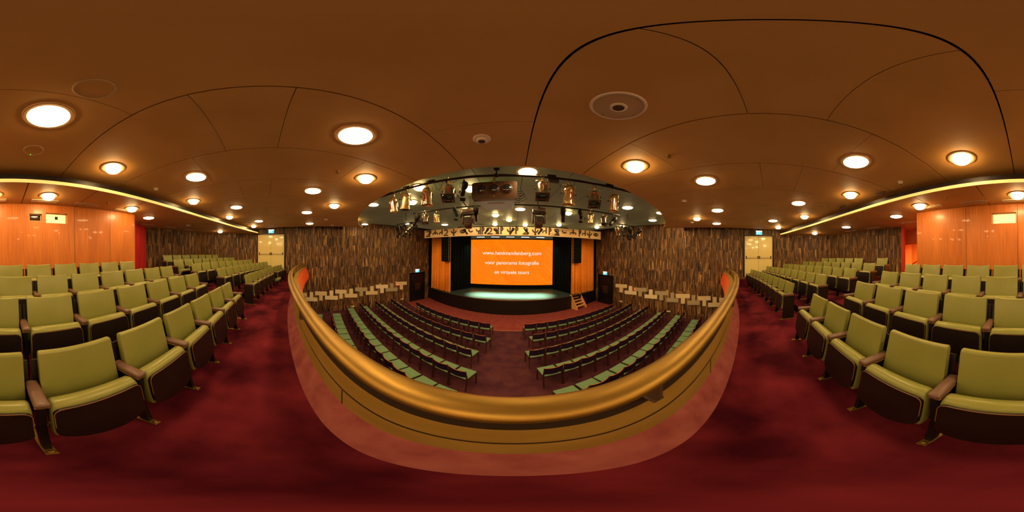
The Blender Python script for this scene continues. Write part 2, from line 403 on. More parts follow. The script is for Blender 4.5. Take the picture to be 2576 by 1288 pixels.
B().loft(sweep([(.06, -.775), (.06, -.755), (.075, -.745), (.19, -.745), (.205, -.755), (.205, -.775)])).obj('cap', 'board', par)
B().loft(sweep([(.19, -.775), (.24, -.95), (.33, -1.25), (.36, -1.40), (.34, -1.50), (.27, -1.57), (.12, -1.60), (.11, -1.5), (.11, -.79)])).obj('front_face', 'red_face', par, True)
for k in range(46):
    x = -8.8+k*.391
    th = math.atan(slope(rail_y, x)); n = Vector((-math.sin(th), math.cos(th)))
    if abs(x) < 3.4: continue            # never seen from the balcony in the middle
    P = [(x+n.x*d, rail_y(x)+n.y*d, z) for d, z in ((.20, -.79), (.246, -.95), (.335, -1.25), (.362, -1.40))]
    B().tube(P, .009, 4).obj('batten', 'batten', par)
for k in range(2): # joints in the lower board
    x = (-.42, 1.85)[k]; B().box(x-.002, x+.002, rail_y(x)+.070, rail_y(x)+.076, -1.288, -1.09).obj('board_joint', 'groove', par)
hr = thing('balcony_handrail', 'broad oval brass handrail along the curved balcony parapet', 'handrail')
prof = [(.066*math.cos(a), -.56+.036*math.sin(a)) for a in [2*math.pi*k/20 for k in range(20)]]
B().loft(sweep(prof)).obj('rail', 'brass', hr, True)
for x in (-8.3, -7.1, -5.9, -4.6, -3.0, -1.35, .95, 2.9, 4.6, 5.9, 7.1, 8.3):
    y = rail_y(x); b = B().box(x-.03, x+.03, y-.012, y+.09, -.78, -.765, .003).box(x-.012, x+.012, y-.02, y+.055, -.765, -.58, .004)
    b.obj('bracket', 'glyph' if abs(x) < 4 else 'brass', hr)

# ---------------------------------------------------------------- balcony doors, exit signs
def frame_on(s, y, z=0, off=.0):
    """matrix with local x along the side wall, local y out of the wall into the room"""
    th = math.atan(.278)
    if s < 0: return T(-wx(y), y, z, rz=-R(90)-th) @ T(0, off, 0)
    return T(wx(y), y, z, rz=R(90)+th) @ T(0, off, 0)
def door_balcony(s, rng, n):
    yc = (rng[0]+rng[1])/2; wd = (rng[1]-rng[0])/math.cos(math.atan(.278))
    d = put('door_%d' % n, None, None, frame_on(s, yc), kind='structure')
    hw = wd/2
    f = B(); f.box(-hw, -hw+.05, -.06, .03, -1.06, 1.2); f.box(hw-.05, hw, -.06, .03, -1.06, 1.2); f.box(-hw, hw, -.06, .03, 1.15, 1.2); f.obj('door_frame', 'cream', d)
    for a, c in ((-hw+.05, -.004), (.004, hw-.05)):
        lf = B().box(a, c, -.05, -.01, -1.05, 1.15, .002).obj('door_leaf', 'door_cream', d)
        h = B().box(a+.04, c-.04, .03, .05, .0, .035, .004).box(a+.02, a+.06, -.01, .055, -.04, .10, .005).box(c-.06, c-.02, -.01, .055, -.04, .10, .005)
        h.obj('push_bar_end', 'black_metal', lf)
        B().box(a+.06, c-.06, .035, .052, -.005, .03, .004).obj('push_bar', 'cream', lf)
    B().box(-hw-.1, -hw, -.02, .012, -1.06, 1.24).box(hw, hw+.1, -.02, .012, -1.06, 1.24).box(-hw-.1, hw+.1, -.02, .012, 1.2, 1.26).obj('door_architrave', 'shell', d)
door_balcony(-1, DL, 1); door_balcony(1, DR, 2)
def exit_sign(m, wd, h, label, n):
    t = thing('exit_sign', label, 'exit sign', m, 'illuminated exit signs')
    B().box(-wd/2, wd/2, .0, .03, -h/2, h/2, .004).obj('housing', 'white', t)
    B().box(-wd/2+.006, wd/2-.006, .03, .034, h*.22, h/2-.008).obj('top_strip', 'sign_white', t)
    B().box(-wd/2+.006, wd/2-.006, .03, .034, -h/2+.006, h*.2).obj('sign_panel', 'sign_cyan', t)
    g = B()     # running figure and doorway
    q = h*.3
    g.box(wd*.16, wd*.34, .034, .037, -q*1.1, q*.5); g.lathe([(.03*h*3, 0), (.03*h*3, .003)], 10, T(-wd*.05, .035, q*.35, rx=R(90)))
    g.tube([(-wd*.07, .036, q*.1), (-wd*.12, .036, -q*.4), (-wd*.02, .036, -q*.7), (-wd*.1, .036, -q*1.1)], h*.035, 5)
    g.tube([(-wd*.2, .036, -q*.9), (-wd*.12, .036, -q*.4), (wd*.05, .036, -q*.1)], h*.03, 5)
    g.obj('pictogram', 'sign_white', t)
exit_sign(frame_on(-1, .62, 1.40, .02), .36, .24, 'cyan exit sign above the cream double doors at the left balcony end', 0)
exit_sign(frame_on(1, .80, 1.40, .02), .36, .24, 'cyan exit sign above the cream double doors at the right balcony end', 1)
# lower hall doors by the stage
def door_hall(s, y0, y1, n):
    yc = (y0+y1)/2; wd = (y1-y0)/math.cos(math.atan(.278)); hw = wd/2
    d = put('door_%d' % n, None, None, frame_on(s, yc), kind='structure')
    B().box(-hw, -hw+.08, 0, .06, FH, -1.36).box(hw-.08, hw, 0, .06, FH, -1.36).box(-hw, hw, 0, .06, -1.46, -1.36).obj('door_frame', 'black', d)
    lf = B().box(-hw+.08, hw-.08, 0, .04, FH, -1.46).obj('door_leaf', 'door_black', d)
    B().box(-.27, .25, .04, .045, -2.75, -2.18).obj('door_glass', 'glass_dark', lf)
    B().box(hw-.2, hw-.1, .04, .09, -2.66, -2.60, .01).obj('door_handle', 'chrome', lf)
    B().box(-hw-.06, -hw, 0, .05, FH, -1.34).box(hw, hw+.06, 0, .05, FH, -1.34).obj('door_trim', 'groove', d)
door_hall(-1, 9.68, 11.02, 3); door_hall(1, 9.78, 11.18, 4)
exit_sign(frame_on(-1, 10.32, -1.22, .02), .42, .26, 'cyan exit sign above the black door left of the stage', 2)
exit_sign(frame_on(1, 10.50, -1.22, .02), .42, .26, 'cyan exit sign above the black door right of the stage', 3)

# ---------------------------------------------------------------- T shaped wall panels
TS = {'T': [(-.43, .29), (.43, .29), (.43, .045), (.125, .045), (.125, -.29), (-.125, -.29), (-.125, .045), (-.43, .045)]}
TS['I'] = [(x, -z) for x, z in TS['T']]
def wallpoint(u, s):
    # plan position of a wall point from its bearing (degrees) seen at the rail
    az = R(u); dx, dy = math.sin(az), math.cos(az)
    t = (9.7-s*CX)/(s*dx+.278*dy); return CX+t*dx, t*dy
LT = [(747, 773, 'T', 'cream_pale'), (768, 799.5, 'I', 'cream_pale'), (792, 823.5, 'T', 'cream'), (817, 851, 'I', 'cream_pale'), (843, 873, 'T', 'cream'), (867, 900, 'I', 'cream'), (893, 925, 'T', 'cream_grey'), (920, 951, 'I', 'cream'), (945, 977, 'T', 'cream_pale'), (970, 1001, 'I', 'cream_grey'), (995, 1024, 'T', 'cream')]
RT = [(1549, 1579, 'T', 'cream'), (1572, 1603, 'I', 'cream_pale'), (1596, 1628, 'T', 'cream_grey'), (1622, 1655, 'I', 'cream_pale'), (1648, 1682, 'T', 'cream_grey'), (1677, 1708, 'I', 'cream_grey'), (1701, 1737, 'T', 'cream'), (1729, 1762, 'I', 'cream_grey'), (1756, 1789, 'T', 'cream'), (1781, 1816, 'I', 'cream'), (1809, 1836, 'T', 'cream')]
tone = {'cream': 'cream', 'cream_pale': 'pale cream', 'cream_grey': 'grey beige'}
for s, lst in ((-1, LT), (1, RT)):
    nl = len(lst)
    for i, (u0, u1, k, mt) in enumerate(lst):
        ys = [wallpoint((u-1288)*360/2576-1.85, s)[1] for u in (u0, u1)]
        yc = sum(ys)/2; wd = abs(ys[1]-ys[0])*1.038
        zc = (-2.24-.060*(9.0-yc)) if s < 0 else (-2.18-.052*(9.0-yc))
        poly = [(x*wd/.9, z) for x, z in TS[k]]
        tl = .06*(1 if s < 0 else -1)*-1
        b = B(); b.prism(poly, lambda x, z: (x, .035, z+x*.058*s*-1), lambda x, z: (x, .0, z+x*.058*s*-1))
        o = b.obj('wall_panel', mt); o.matrix_local = frame_on(s, yc, zc)
        q = (nl-i) if s < 0 else i+1
        o['label'] = '%s %s board on the %s wall, %s from the black door' % (tone[mt], 'T shaped' if k == 'T' else 'upturned T shaped', 'left' if s < 0 else 'right', ORD[q])
        o['category'] = 'wall panel'; o['group'] = 'interlocking T boards on the %s wall' % ('left' if s < 0 else 'right')
for s, y, z in ((-1, 8.62, -2.16), (1, 7.95, -2.1)):
    o = B().lathe([(.035, 0), (.035, .03), (.02, .045)], 12, T(rx=R(-90))).obj('indicator_lamp', 'red_led'); o.matrix_local = frame_on(s, y, z, .04)
    o['label'] = 'small red indicator lamp among the T boards on the %s wall' % ('left' if s < 0 else 'right'); o['category'] = 'lamp'
for s, y, w_, wh in ((-1, 9.0, -3.28, 'near the black door on the left wall'), (-1, 5.45, -3.36, 'beside the chair rows on the left wall'), (1, 9.05, -3.14, 'near the black door on the right wall'), (1, 5.7, -3.27, 'beside the chair rows on the right wall')):
    t = thing('step_light', 'small cream plate lamp low %s' % wh, 'light', frame_on(s, y, w_, .0), 'low wall lamps')
    B().box(-.13, .13, 0, .025, -.05, .05, .004).obj('plate', 'white', t); B().box(-.11, .11, .025, .03, -.03, .03).obj('lens', 'cream_pale', t)

# ---------------------------------------------------------------- rear corridors beside the booth
def corridor(s, x0, x1, yb, zl, nm):
    b = B(); xa, xb = min(x0, x1), max(x0, x1)
    b.box(xa-.3, xb+.9, yb-.05, yb, LEV[4], 1.3); b.box(xb if s > 0 else xa-.05, xb+.05 if s > 0 else xa, yb, -4.8, LEV[4], 1.3)
    b.obj('wall_corridor_%s' % nm, 'corridor', kind='structure')
    B().box(xa, xb, yb+.9, yb+1.05, zl, 1.3).obj('trim_%d' % (30 if s > 0 else 31), 'corridor', kind='structure')
corridor(1, 3.3, 6.6, -7.0, .62, 'right'); corridor(-1, -3.2, -6.6, -7.0, .62, 'left')
for s in (1, -1):
    area('corridor_lamp', (s*4.7, -6.3, .62), (R(-35), 0, 0), .25, .25, 80, (1, .66, .22), 170)
B().box(5.13, 5.30, -4.92, -4.84, -1.0, 1.3).obj('trim_5', 'jamb', kind='structure')
def curtain(name, P0, P1, z0, z1, material, folds, amp, parent=None, **kw):
    b = B(); n = folds*8; P0, P1 = Vector(P0), Vector(P1); d = (P1-P0); ln = d.length; d /= ln; nn = Vector((-d.y, d.x)); rings = []
    for i in range(n+1):
        t = i/n; a = amp*(math.sin(t*folds*2*math.pi)+.35*math.sin(t*folds*4.7*math.pi+1)); rg = []
        for z, k in ((z1, .55), (z1-.25, .9), ((z0+z1)/2, 1), (z0, 1.1)):
            p = P0+d*(t*ln)+nn*(a*k); rg.append((p.x, p.y, z))
        rg += [(q[0]+nn.x*.012, q[1]+nn.y*.012, q[2]) for q in reversed(rg)]
        rings.append(rg)
    b.loft(rings); return b.obj(name, material, parent, True, **kw)
curtain('door_curtain', (-4.02, -4.50), (-5.12, -4.78), -1.04, 1.27, 'red_cloth', 8, .035, label='crimson curtain drawn across the doorway left of the wooden booth wall', cat='curtain')
# handrail of the stairs seen in the right corridor
st = thing('stair_railing', 'dark stair railing in the orange lit corridor', 'railing')
B().tube([(5.7, -6.0, -.35), (5.15, -6.0, -.08), (4.0, -6.0, -.08)], .022, 8).obj('rail', 'jamb', st)
for x in (5.15, 4.85, 4.55, 4.25, 4.0): B().tube([(x, -6.0, -.08), (x, -6.0, LEV[4])], .012, 6).obj('baluster', 'jamb', st)
st2 = thing('wall_handrail', 'short dark handrail end on the corridor wall beside the booth', 'handrail')
B().tube([(4.2, -5.4, .0), (3.7, -5.4, .0)], .02, 8).obj('rail', 'teak', st2); B().tube([(3.8, -5.4, 0), (3.8, -5.45, -.08), (3.4, -5.5, -.08)], .01, 6).obj('bracket', 'teak', st2)

# ---------------------------------------------------------------- stage
SX = [i*.325-6.5 for i in range(41)]
def sy(x): return 9.47+.050*x*x
sg = put('floor_stage', None, kind='structure')
B().loft([[(x, sy(x), ST-.03), (x, sy(x), ST), (x, 17, ST), (x, 17, ST-.03)] for x in SX]).obj('stage_boards', 'stage_top', sg)
B().loft([[(x, sy(x)-.005, FH), (x, sy(x)-.005, ST-.012), (x, sy(x)+.03, ST-.012), (x, sy(x)+.03, FH)] for x in SX]).obj('stage_skirt', 'stage_front', sg)
B().loft([[(x, sy(x)-.02, ST-.012), (x, sy(x)-.02, ST+.004), (x, sy(x)+.02, ST+.004), (x, sy(x)+.02, ST-.012)] for x in SX]).obj('stage_nosing', 'teak', sg)
b = B(); b.box(-8, 8, 17, 17.1, -3, 3); b.box(-8, -6.45, 11.55, 11.7, FH, 2.1); b.box(6.45, 8, 11.55, 11.7, FH, 2.1); b.box(-6.6, -6.5, 11.5, 17, -3.6, 2.1); b.box(6.5, 6.6, 11.5, 17, -3.6, 2.1)
b.obj('wall_stage', 'black', kind='structure')
for s in (-1, 1):
    x0, x1 = s*6.15, s*4.15
    ox = .12 if s > 0 else 0
    curtain('stage_curtain', (s*6.22, 11.52), (s*4.13, 10.62), ST+.03, 1.72, 'drape', 10, .11, label='orange pleated stage curtain %s of the projection screen' % ('left' if s < 0 else 'right'), cat='curtain', group='orange stage curtains')
    curtain('masking_leg', (s*4.2, 11.1), (s*3.32, 12.9), ST+.01, 1.7, 'black', 6, .05, label='black masking curtain between the screen and the %s orange curtain' % ('left' if s < 0 else 'right'), cat='curtain', group='black masking curtains')
# screen
scr = thing('projection_screen', 'large orange projection screen with white web address and two lines', 'screen', T(0, 13.05, 0))
B().box(-3.36, 3.36, 0, .02, -2.35, 1.33).obj('screen_surface', 'screen', scr)
fr = B(); fr.box(-3.5, -3.36, -.03, .03, -2.35, 1.36); fr.box(3.36, 3.5, -.03, .03, -2.35, 1.36); fr.box(-3.5, 3.5, -.03, .03, -2.65, -2.35); fr.box(-3.5, 3.5, -.03, .03, 1.33, 1.4); fr.obj('screen_border', 'black', scr)
B().box(-3.6, 3.6, -.1, .12, 1.42, 1.85).obj('screen_housing', 'projector_base', scr)
B().tube([(-3.40, -.04, -2.4), (-3.40, -.04, 1.36)], .012, 6).obj('tension_cord', 'white', scr); B().tube([(3.40, -.04, -2.4), (3.40, -.04, 1.36)], .012, 6).obj('tension_cord', 'white', scr)
def text_mesh(s, size, name, material, m, parent, ext=.004, kind=None):
    cu = bpy.data.curves.new(name, 'FONT'); cu.body = s; cu.size = size; cu.align_x = 'CENTER'; cu.align_y = 'CENTER'; cu.extrude = ext
    o = bpy.data.objects.new('tmp', cu); C.objects.link(o)
    me = bpy.data.meshes.new_from_object(o.evaluated_get(bpy.context.evaluated_depsgraph_get()))
    bpy.data.objects.remove(o); me.materials.clear(); me.materials.append(M[material])
    return put(name, me, parent, m)
for s_, z, sz in (('www.henkvandenberg.com', .22, .46), ('voor panorama fotografie', -.56, .46), ('en virtuele tours', -1.32, .46)):
    o = text_mesh(s_, sz, 'lettering', 'text', T(.02, -.008, z, rx=R(90)), scr)
    wd = o.dimensions.x; want = {'w': 4.75, 'v': 4.35, 'e': 2.78}[s_[0]]
    if wd > .1: o.scale = (want/wd, want/wd, 1)
# frieze with relief signs above the stage
fz = thing('frieze', 'sand coloured curved frieze with dark relief symbols above the stage', 'frieze')
def fy(x): return 9.7+.008*x*x
FX = [i*.3-5.95 for i in range(41)]
b = B(); b.loft([[(x, fy(x), 1.255), (x, fy(x), 1.775), (x, fy(x)+.12, 1.775), (x, fy(x)+.12, 1.255)] for x in FX]); b.obj('board', 'frieze', fz)
b = B(); b.loft([[(x, fy(x)-.03, 1.235), (x, fy(x)-.03, 1.262), (x, fy(x)+.14, 1.262), (x, fy(x)+.14, 1.235)] for x in FX]); b.obj('lower_moulding', 'cream', fz)
def arcpts(cx, cz, r, a0, a1, n=12): return [(cx+r*math.cos(R(a0+(a1-a0)*k/n)), cz+r*math.sin(R(a0+(a1-a0)*k/n))) for k in range(n+1)]
def glyph(kind, x, z, h):
    b = B(); q = h/2; g = []
    if kind == 'psi': g = [arcpts(0, .35*q, .75*q, 180, 360), [(0, .95*q), (0, -q)], [(-.25*q, -.95*q), (.25*q, -.95*q)]]
    elif kind == 'm': g = [arcpts(-.42*q, -.35*q, .45*q, 200, 0), arcpts(.42*q, -.35*q, .45*q, 180, -20), [(0, q), (0, -.4*q)]]
    elif kind == 'eye': g = [[(-1.1*q, 0)]+arcpts(0, -.75*q, 1.3*q, 145, 35)+[(1.1*q, 0)], [(-1.1*q, 0)]+arcpts(0, .75*q, 1.3*q, 215, 325)+[(1.1*q, 0)], arcpts(0, 0, .28*q, 0, 360)]
    elif kind == 'p': g = [[(-.3*q, q), (-.3*q, -q)], arcpts(-.3*q, .45*q, .5*q, 90, -90)]
    elif kind == 'd': g = [arcpts(0, -.35*q, .5*q, 200, -20), [(.45*q, q), (.45*q, -.6*q)]]
    elif kind == '2': g = [arcpts(0, .25*q, .55*q, 150, -60), [(.3*q, -.3*q), (-.7*q, -.9*q), (.8*q, -.9*q)]]
    elif kind == 'c': g = [arcpts(0, .4*q, .6*q, 170, 330)]
    elif kind == 'h': g = [arcpts(-.1*q, .5*q, .6*q, 180, 360), [(.5*q, q), (.5*q, -q)], [(0, .1*q), (0, -.9*q)]]
    for pl in g:
        P = [(x+a, fy(x+a)-.012, z+c) for a, c in pl]
        b.tube(P, h*.095, 5)
    return b
GL = [('2', -5.63), ('p', -5.41), ('m', -5.01), ('d', -4.56), ('2', -4.18), ('psi', -3.59), ('eye', -2.96), ('c', -2.41), ('h', -1.91), ('p', -1.62), ('2', -1.23), ('h', -0.81), ('p', -0.47), ('psi', 0.01), ('p', 0.42), ('2', 0.91), ('psi', 1.51), ('d', 2.08), ('p', 2.43), ('2', 2.83), ('c', 3.34), ('m', 3.94), ('p', 4.44), ('d', 4.71), ('psi', 5.12), ('eye', 5.63)]
for k, x in GL:
    b = glyph(k, x, 1.53, .44 if k not in ('eye',) else .34)
    b.obj('relief_symbol', 'glyph', fz)
# work lights tucked behind the frieze
for i, x in enumerate((-1.9, -.95, .0, .95, 1.9)):
    t = thing('stage_work_light', 'cool white tube lamp under the frieze, %s from the left' % ORD[i+1], 'stage light', T(x, 10.25, 1.24), 'cool white lamps under the frieze')
    B().box(-.28, .28, -.07, .07, -.03, .06, .01).obj('housing', 'black_metal', t); B().box(-.25, .25, -.05, .05, -.045, -.03).obj('tube', 'cool_lamp', t)
    B().tube([(0, 0, .06), (0, 0, .56)], .012, 6).obj('stem', 'black_metal', t)
# line arrays
for s in (-1, 1):
    t = thing('line_array_speaker', 'black hanging line array loudspeaker in front of the %s stage curtain' % ('left' if s < 0 else 'right'), 'loudspeaker', T(s*4.33+(.02 if s > 0 else 0), 10.05, 0, rz=R(-6*s)), 'hanging line arrays')
    z, y, an = 1.22, 0, 0
    for k in range(8):
        h = .205; an = R(1.0*k)
        c = B().box(-.26, .26, -.02, .38, -h+.008, 0, .012, m=T(0, y, z, rx=-an)).obj('speaker_cabinet', 'black', t)
        g = B()
        for i in range(3): g.box(-.235, .235, -.026, -.018, -h+.03+i*.055, -h+.06+i*.055, m=T(0, y, z, rx=-an))
        g.obj('grille', 'black', c)
        B().box(.262 if s < 0 else -.268, .268 if s < 0 else -.262, .02, .06, -h+.02, -.02, m=T(0, y, z, rx=-an)).obj('teal_lit_edge_plate', 'projector_base', c)  # pale green colour stands in for teal light on the cabinet edge
        z -= h*math.cos(an); y -= h*math.sin(an)*-.6
    B().box(-.2, .2, .05, .3, 1.24, 1.30).obj('fly_frame', 'black_metal', t)
    B().tube([(0, .18, 1.28), (0, .18, 1.80)], .012, 6).obj('hanging_chain', 'chrome', t)
# stairs to the stage
stt = thing('stage_steps', 'orange pine steps with four treads against the black stage front', 'steps', T(3.98, 10.42, FH+.004, rz=math.atan2(.44, .85)))
for x in (0.0, .92):
    b = B(); b.prism([(0, 0), (0, .96), (-.06, .99), (-.14, .96), (-.70, .12), (-.70, 0)], lambda y, z, x=x: (x-.018, y, z), lambda y, z, x=x: (x+.018, y, z)); b.obj('side_panel', 'pine', stt)
for k in range(4):
    z = .17+k*.19; y = -.60+k*.135; B().box(.02, .90, y, y+.24, z, z+.035, .004).obj('tread', 'pine', stt)

# ---------------------------------------------------------------- theatre seats
def seat_meshes():
    m = {}
    def slab(w, pts, bend, ear=0.0, nx=10, inset=.012):
        # loft a closed y,z section across x, ends drawn in for a rounded rim
        b = B(); rings = []; cy = sum(p[0] for p in pts)/len(pts); cz = sum(p[1] for p in pts)/len(pts)
        zmin = min(p[1] for p in pts); zmax = max(p[1] for p in pts)
        ends = [(0, 1.0), (.12, .55), (.35, .22), (.65, .05)]
        st = [(-w/2+inset*e, k) for e, k in ends]+[(-w/2+inset+(w-2*inset)*i/nx, 0) for i in range(nx+1)]+[(w/2-inset*e, k) for e, k in reversed(ends)]
        for x, k in st:
            rg = []
            for y, z in pts:
                if k:
                    dy, dz = cy-y, cz-z; dl = math.hypot(dy, dz) or 1
                    y += dy/dl*inset*k; z += dz/dl*inset*k
                tt = (z-zmin)/(zmax-zmin); ww = (2*abs(x)/w)
                rg.append((x, y+bend*ww*ww, z+ear*ww*ww*tt))
            rings.append(rg)
        b.loft(rings); return b
    def rounded(p0, p1, t0, t1, r, n=4):
        """rounded section of a slab from p0 (bottom) to p1 (top), thickness t0 -> t1, front side is +"""
        a = Vector(p0); c = Vector(p1); d = (c-a).normalized(); q = Vector((d.y, -d.x)) # towards +y
        P = []
        def corner(cn, s1, s2):
            for k in range(n+1):
                an = k/n*math.pi/2
                P.append(cn+s1*r*math.cos(an)+s2*r*math.sin(an))
        corner(a+q*(t0/2-r)+d*r, -d, q); corner(c+q*(t1/2-r)-d*r, q, d); corner(c-q*(t1/2-r)-d*r, d, -q); corner(a-q*(t0/2-r)+d*r, -q, -d)
        return [(p.x, p.y) for p in P]
    m['backrest'] = slab(.488, rounded((.155, .40), (.045, .865), .06, .055, .022), .018, .018).mesh('backrest', 'leather', True)
    m['back_shell'] = slab(.555, rounded((.125, .30), (.008, .79), .018, .018, .006, 2), .022, 0, 8, .004).mesh('back_shell', 'shell', True)
    piv = (.24, .30)
    def off(pts): return [(y-piv[0], z-piv[1]) for y, z in pts]
    # folded seat: green cushion wedge, its front roll on top, dark curved board underneath (now facing the front)
    cu = off([(.385, .255), (.392, .30), (.372, .45), (.350, .555), (.345, .590), (.325, .618), (.290, .628), (.255, .615), (.232, .575), (.225, .48), (.25, .34), (.29, .26), (.34, .245)])
    m['seat_cushion'] = slab(.490, cu, .0, -.006, 10, .030).mesh('seat_cushion', 'leather', True)
    b = B()
    poly = []
    w2 = .241
    for x, z in [(-w2, .545), (-w2+.008, .568), (-w2+.022, .582), (-w2+.045, .588), (w2-.045, .588), (w2-.022, .582), (w2-.008, .568), (w2, .545), (w2, .33)] + [(w2*math.cos(R(a)), .33+.115*math.sin(R(-a))) for a in range(10, 171, 16)] + [(-w2, .33)]: poly.append((x, z))
    def yf(z): return .352+(.578-z)*.15
    b.prism(poly, lambda x, z: (x, yf(z)+.014-piv[0], z-piv[1]), lambda x, z: (x, yf(z)-.012-piv[0], z-piv[1]))
    m['seat_board'] = b.mesh('seat_board', 'shell')
    b = B(); b.tube([(x, yf(z)+.012-piv[0], z+.002-piv[1]) for x, z in [(-w2, .40), (-w2, .545), (-w2+.008, .568), (-w2+.022, .582), (-w2+.045, .588), (w2-.045, .588), (w2-.022, .582), (w2-.008, .568), (w2, .545), (w2, .40)]], .003, 5); m['piping'] = b.mesh('piping', 'piping', True)
    b = B().box(-.036, .036, .085, .345, .600, .642, .018, 3); m['armrest'] = b.mesh('armrest', 'arm', True)
    b = B().box(-.034, .034, .09, .335, .590, .601, .003); m['arm_plate'] = b.mesh('arm_plate', 'piping')
    b = B(); b.prism([(.10, .59), (.33, .59), (.345, .30), (.40, .02), (.33, .02), (.24, .25), (.12, .40)], lambda y, z: (-.017, y, z), lambda y, z: (.017, y, z)); m['stanchion'] = b.mesh('stanchion', 'black_metal')
    b = B(); b.prism([(.07, .595), (.335, .595), (.37, .02), (.10, .02)], lambda y, z: (-.02, y, z), lambda y, z: (.02, y, z)); m['end_panel'] = b.mesh('end_panel', 'shell')
    b = B().box(-.026, .026, .09, .45, .0, .012, .004); m['foot_plate'] = b.mesh('foot_plate', 'brass')
    b = B().lathe([(.013, .0), (.013, .006), (.007, .010)], 10, T(0, .425, .013)); m['bolt'] = b.mesh('bolt', 'brass')
    b = B().box(-.012, .012, .25, .30, .235, .275, .005).box(.022, .05, .27, .30, .25, .27, .004).box(-.05, -.022, .27, .30, .25, .27, .004); m['hinge'] = b.mesh('hinge', 'brass')
    b = B().box(-.006, .006, .02, .05, .42, .74, .002); m['back_strap'] = b.mesh('back_strap', 'black_metal')
    m['piv'] = piv
    return m
SM = seat_meshes()
SP = .5775
def make_seat(m, label, group, side, both, panel, detail, fold=0.0):
    t = thing('theatre_seat', label, 'theatre seat', m, group)
    put('backrest', SM['backrest'], t); put('back_shell', SM['back_shell'], t)
    pm = T(0, SM['piv'][0], SM['piv'][1], rx=-fold)
    cu = put('seat_cushion', SM['seat_cushion'], t, pm); put('seat_board', SM['seat_board'], t, pm)
    put('piping', SM['piping'], cu)
    for sd in ((side, -side) if both else (side,)):
        sm = T(sd*SP/2)
        a = put('armrest', SM['armrest'], t, sm); put('arm_plate', SM['arm_plate'], a)
        if panel and sd == side: put('end_panel', SM['end_panel'], t, sm)
        else: put('stanchion', SM['stanchion'], t, sm)
        f = put('foot_plate', SM['foot_plate'], t, sm)
        if detail: put('bolt', SM['bolt'], f); put('hinge', SM['hinge'], t, sm)
    return t
def arc_places(fn, x0, n, sp, sgn=1):
    """n places along the curve, starting with x0, stepping sp in arc length"""
    x = x0; out = []
    for i in range(n):
        out.append(x); x += sgn*sp/math.hypot(1, slope(fn, x))
    return out
NAMES_R = ['front', 'second', 'third', 'fourth', 'fifth']
protos = {}
def seat_at(r, x, z, label, group, side, both, panel, detail, fold=0):
    key = (side, both, panel, detail, fold); m = T(x, row_y(r, x), z, rz=math.atan(slope(lambda q: row_y(r, q), x)))
    if key in protos: return dup(protos[key], m, label, group)
    protos[key] = make_seat(m, label, group, side, both, panel, detail, fold); return protos[key]
for r, (xc, n) in enumerate([(.03, 11), (-.01, 11), (.01, 12), (.35, 11)]):
    x0 = xc-(n-1)/2*SP
    xs = [x0+i*SP for i in range(n)]
    for i, x in enumerate(xs):
        lab = 'green folding theatre seat, %s row of the middle balcony block, %s from the curtain side' % (NAMES_R[r], ORD[i+1])
        seat_at(r, x, LEV[r], lab, 'green seats of the middle balcony block', -1, i == n-1, False, r == 0)
for s, sd in ((-1, 'left'), (1, 'right')):
    for r, (xa, n) in enumerate([(4.62, 9), (4.66, 9), (4.78, 9), (5.0, 8), (5.55 if s < 0 else 6.6, 7 if s < 0 else 5)]):
        xs = arc_places(lambda q: row_y(r, q), xa, n, SP)
        for i, x in enumerate(xs):
            fold = 0
            if s < 0 and r == 0 and i == 5: fold = R(75)
            if s < 0 and r == 3 and i == 0: fold = R(38)
            lab = 'green %s theatre seat, %s row of the %s balcony block, %s from its aisle' % ('half open' if fold and r else 'lowered' if fold else 'folded', NAMES_R[r], sd, ORD[i+1])
            seat_at(r, s*x, LEV[r], lab, 'green seats of the %s balcony block' % sd, -s, i == n-1, i == 0, False, fold)
seat_at(4, 5.42, LEV[4], 'lone green theatre seat against the wall beside the right corridor', 'single green seat', -1, True, True, False)

# ---------------------------------------------------------------- hall chairs
def chair_meshes():
    m = {}
    b = B(); rings = []
    n = 10
    for i in range(n+1):
        x = -.215+.43*i/n; c = -.045*(1-(x/.215)**2)
        rings.append([(x, c+.02, .545), (x, c-.02+.0, .775), (x, c-.038, .775), (x, c-.0, .545)])
    b.loft(rings); m['backrest'] = b.mesh('backrest', 'navy')
    b = B(); b.tube([(-.218+.436*i/n, -.045*(1-((-.218+.436*i/n)/.218)**2)-.028, .782) for i in range(n+1)], .0085, 6); m['top_rail'] = b.mesh('top_rail', 'teak_edge', True)
    b = B().box(-.215, .215, .02, .44, .425, .458, .012, 2); m['seat'] = b.mesh('seat', 'seat_green', True)
    b = B().box(-.22, -.198, .03, .43, .375, .425).box(.198, .22, .03, .43, .375, .425).box(-.2, .2, .41, .43, .375, .425).box(-.2, .2, .03, .05, .375, .425); m['seat_frame'] = b.mesh('seat_frame', 'teak')
    for nm, s in (('L', -1), ('R', 1)):
        m['rear'+nm] = B().tube([(s*.222, -.01, 0), (s*.222, .03, .40), (s*.222, .02, .5), (s*.222, -.026, .785)], [.019, .021, .020, .013], 6).mesh('leg', 'teak')
        m['front'+nm] = B().tube([(s*.21, .42, 0), (s*.21, .42, .40)], .019, 6).mesh('leg', 'teak')
    return m
CM = chair_meshes()
def make_chair(m, label, group):
    t = thing('stacking_chair', label, 'chair', m, group)
    bk = put('backrest', CM['backrest'], t); put('top_rail', CM['top_rail'], bk)
    put('seat', CM['seat'], t); put('seat_frame', CM['seat_frame'], t)
    for k in ('rearL', 'rearR', 'frontL', 'frontR'): put('leg', CM[k], t)
    return t
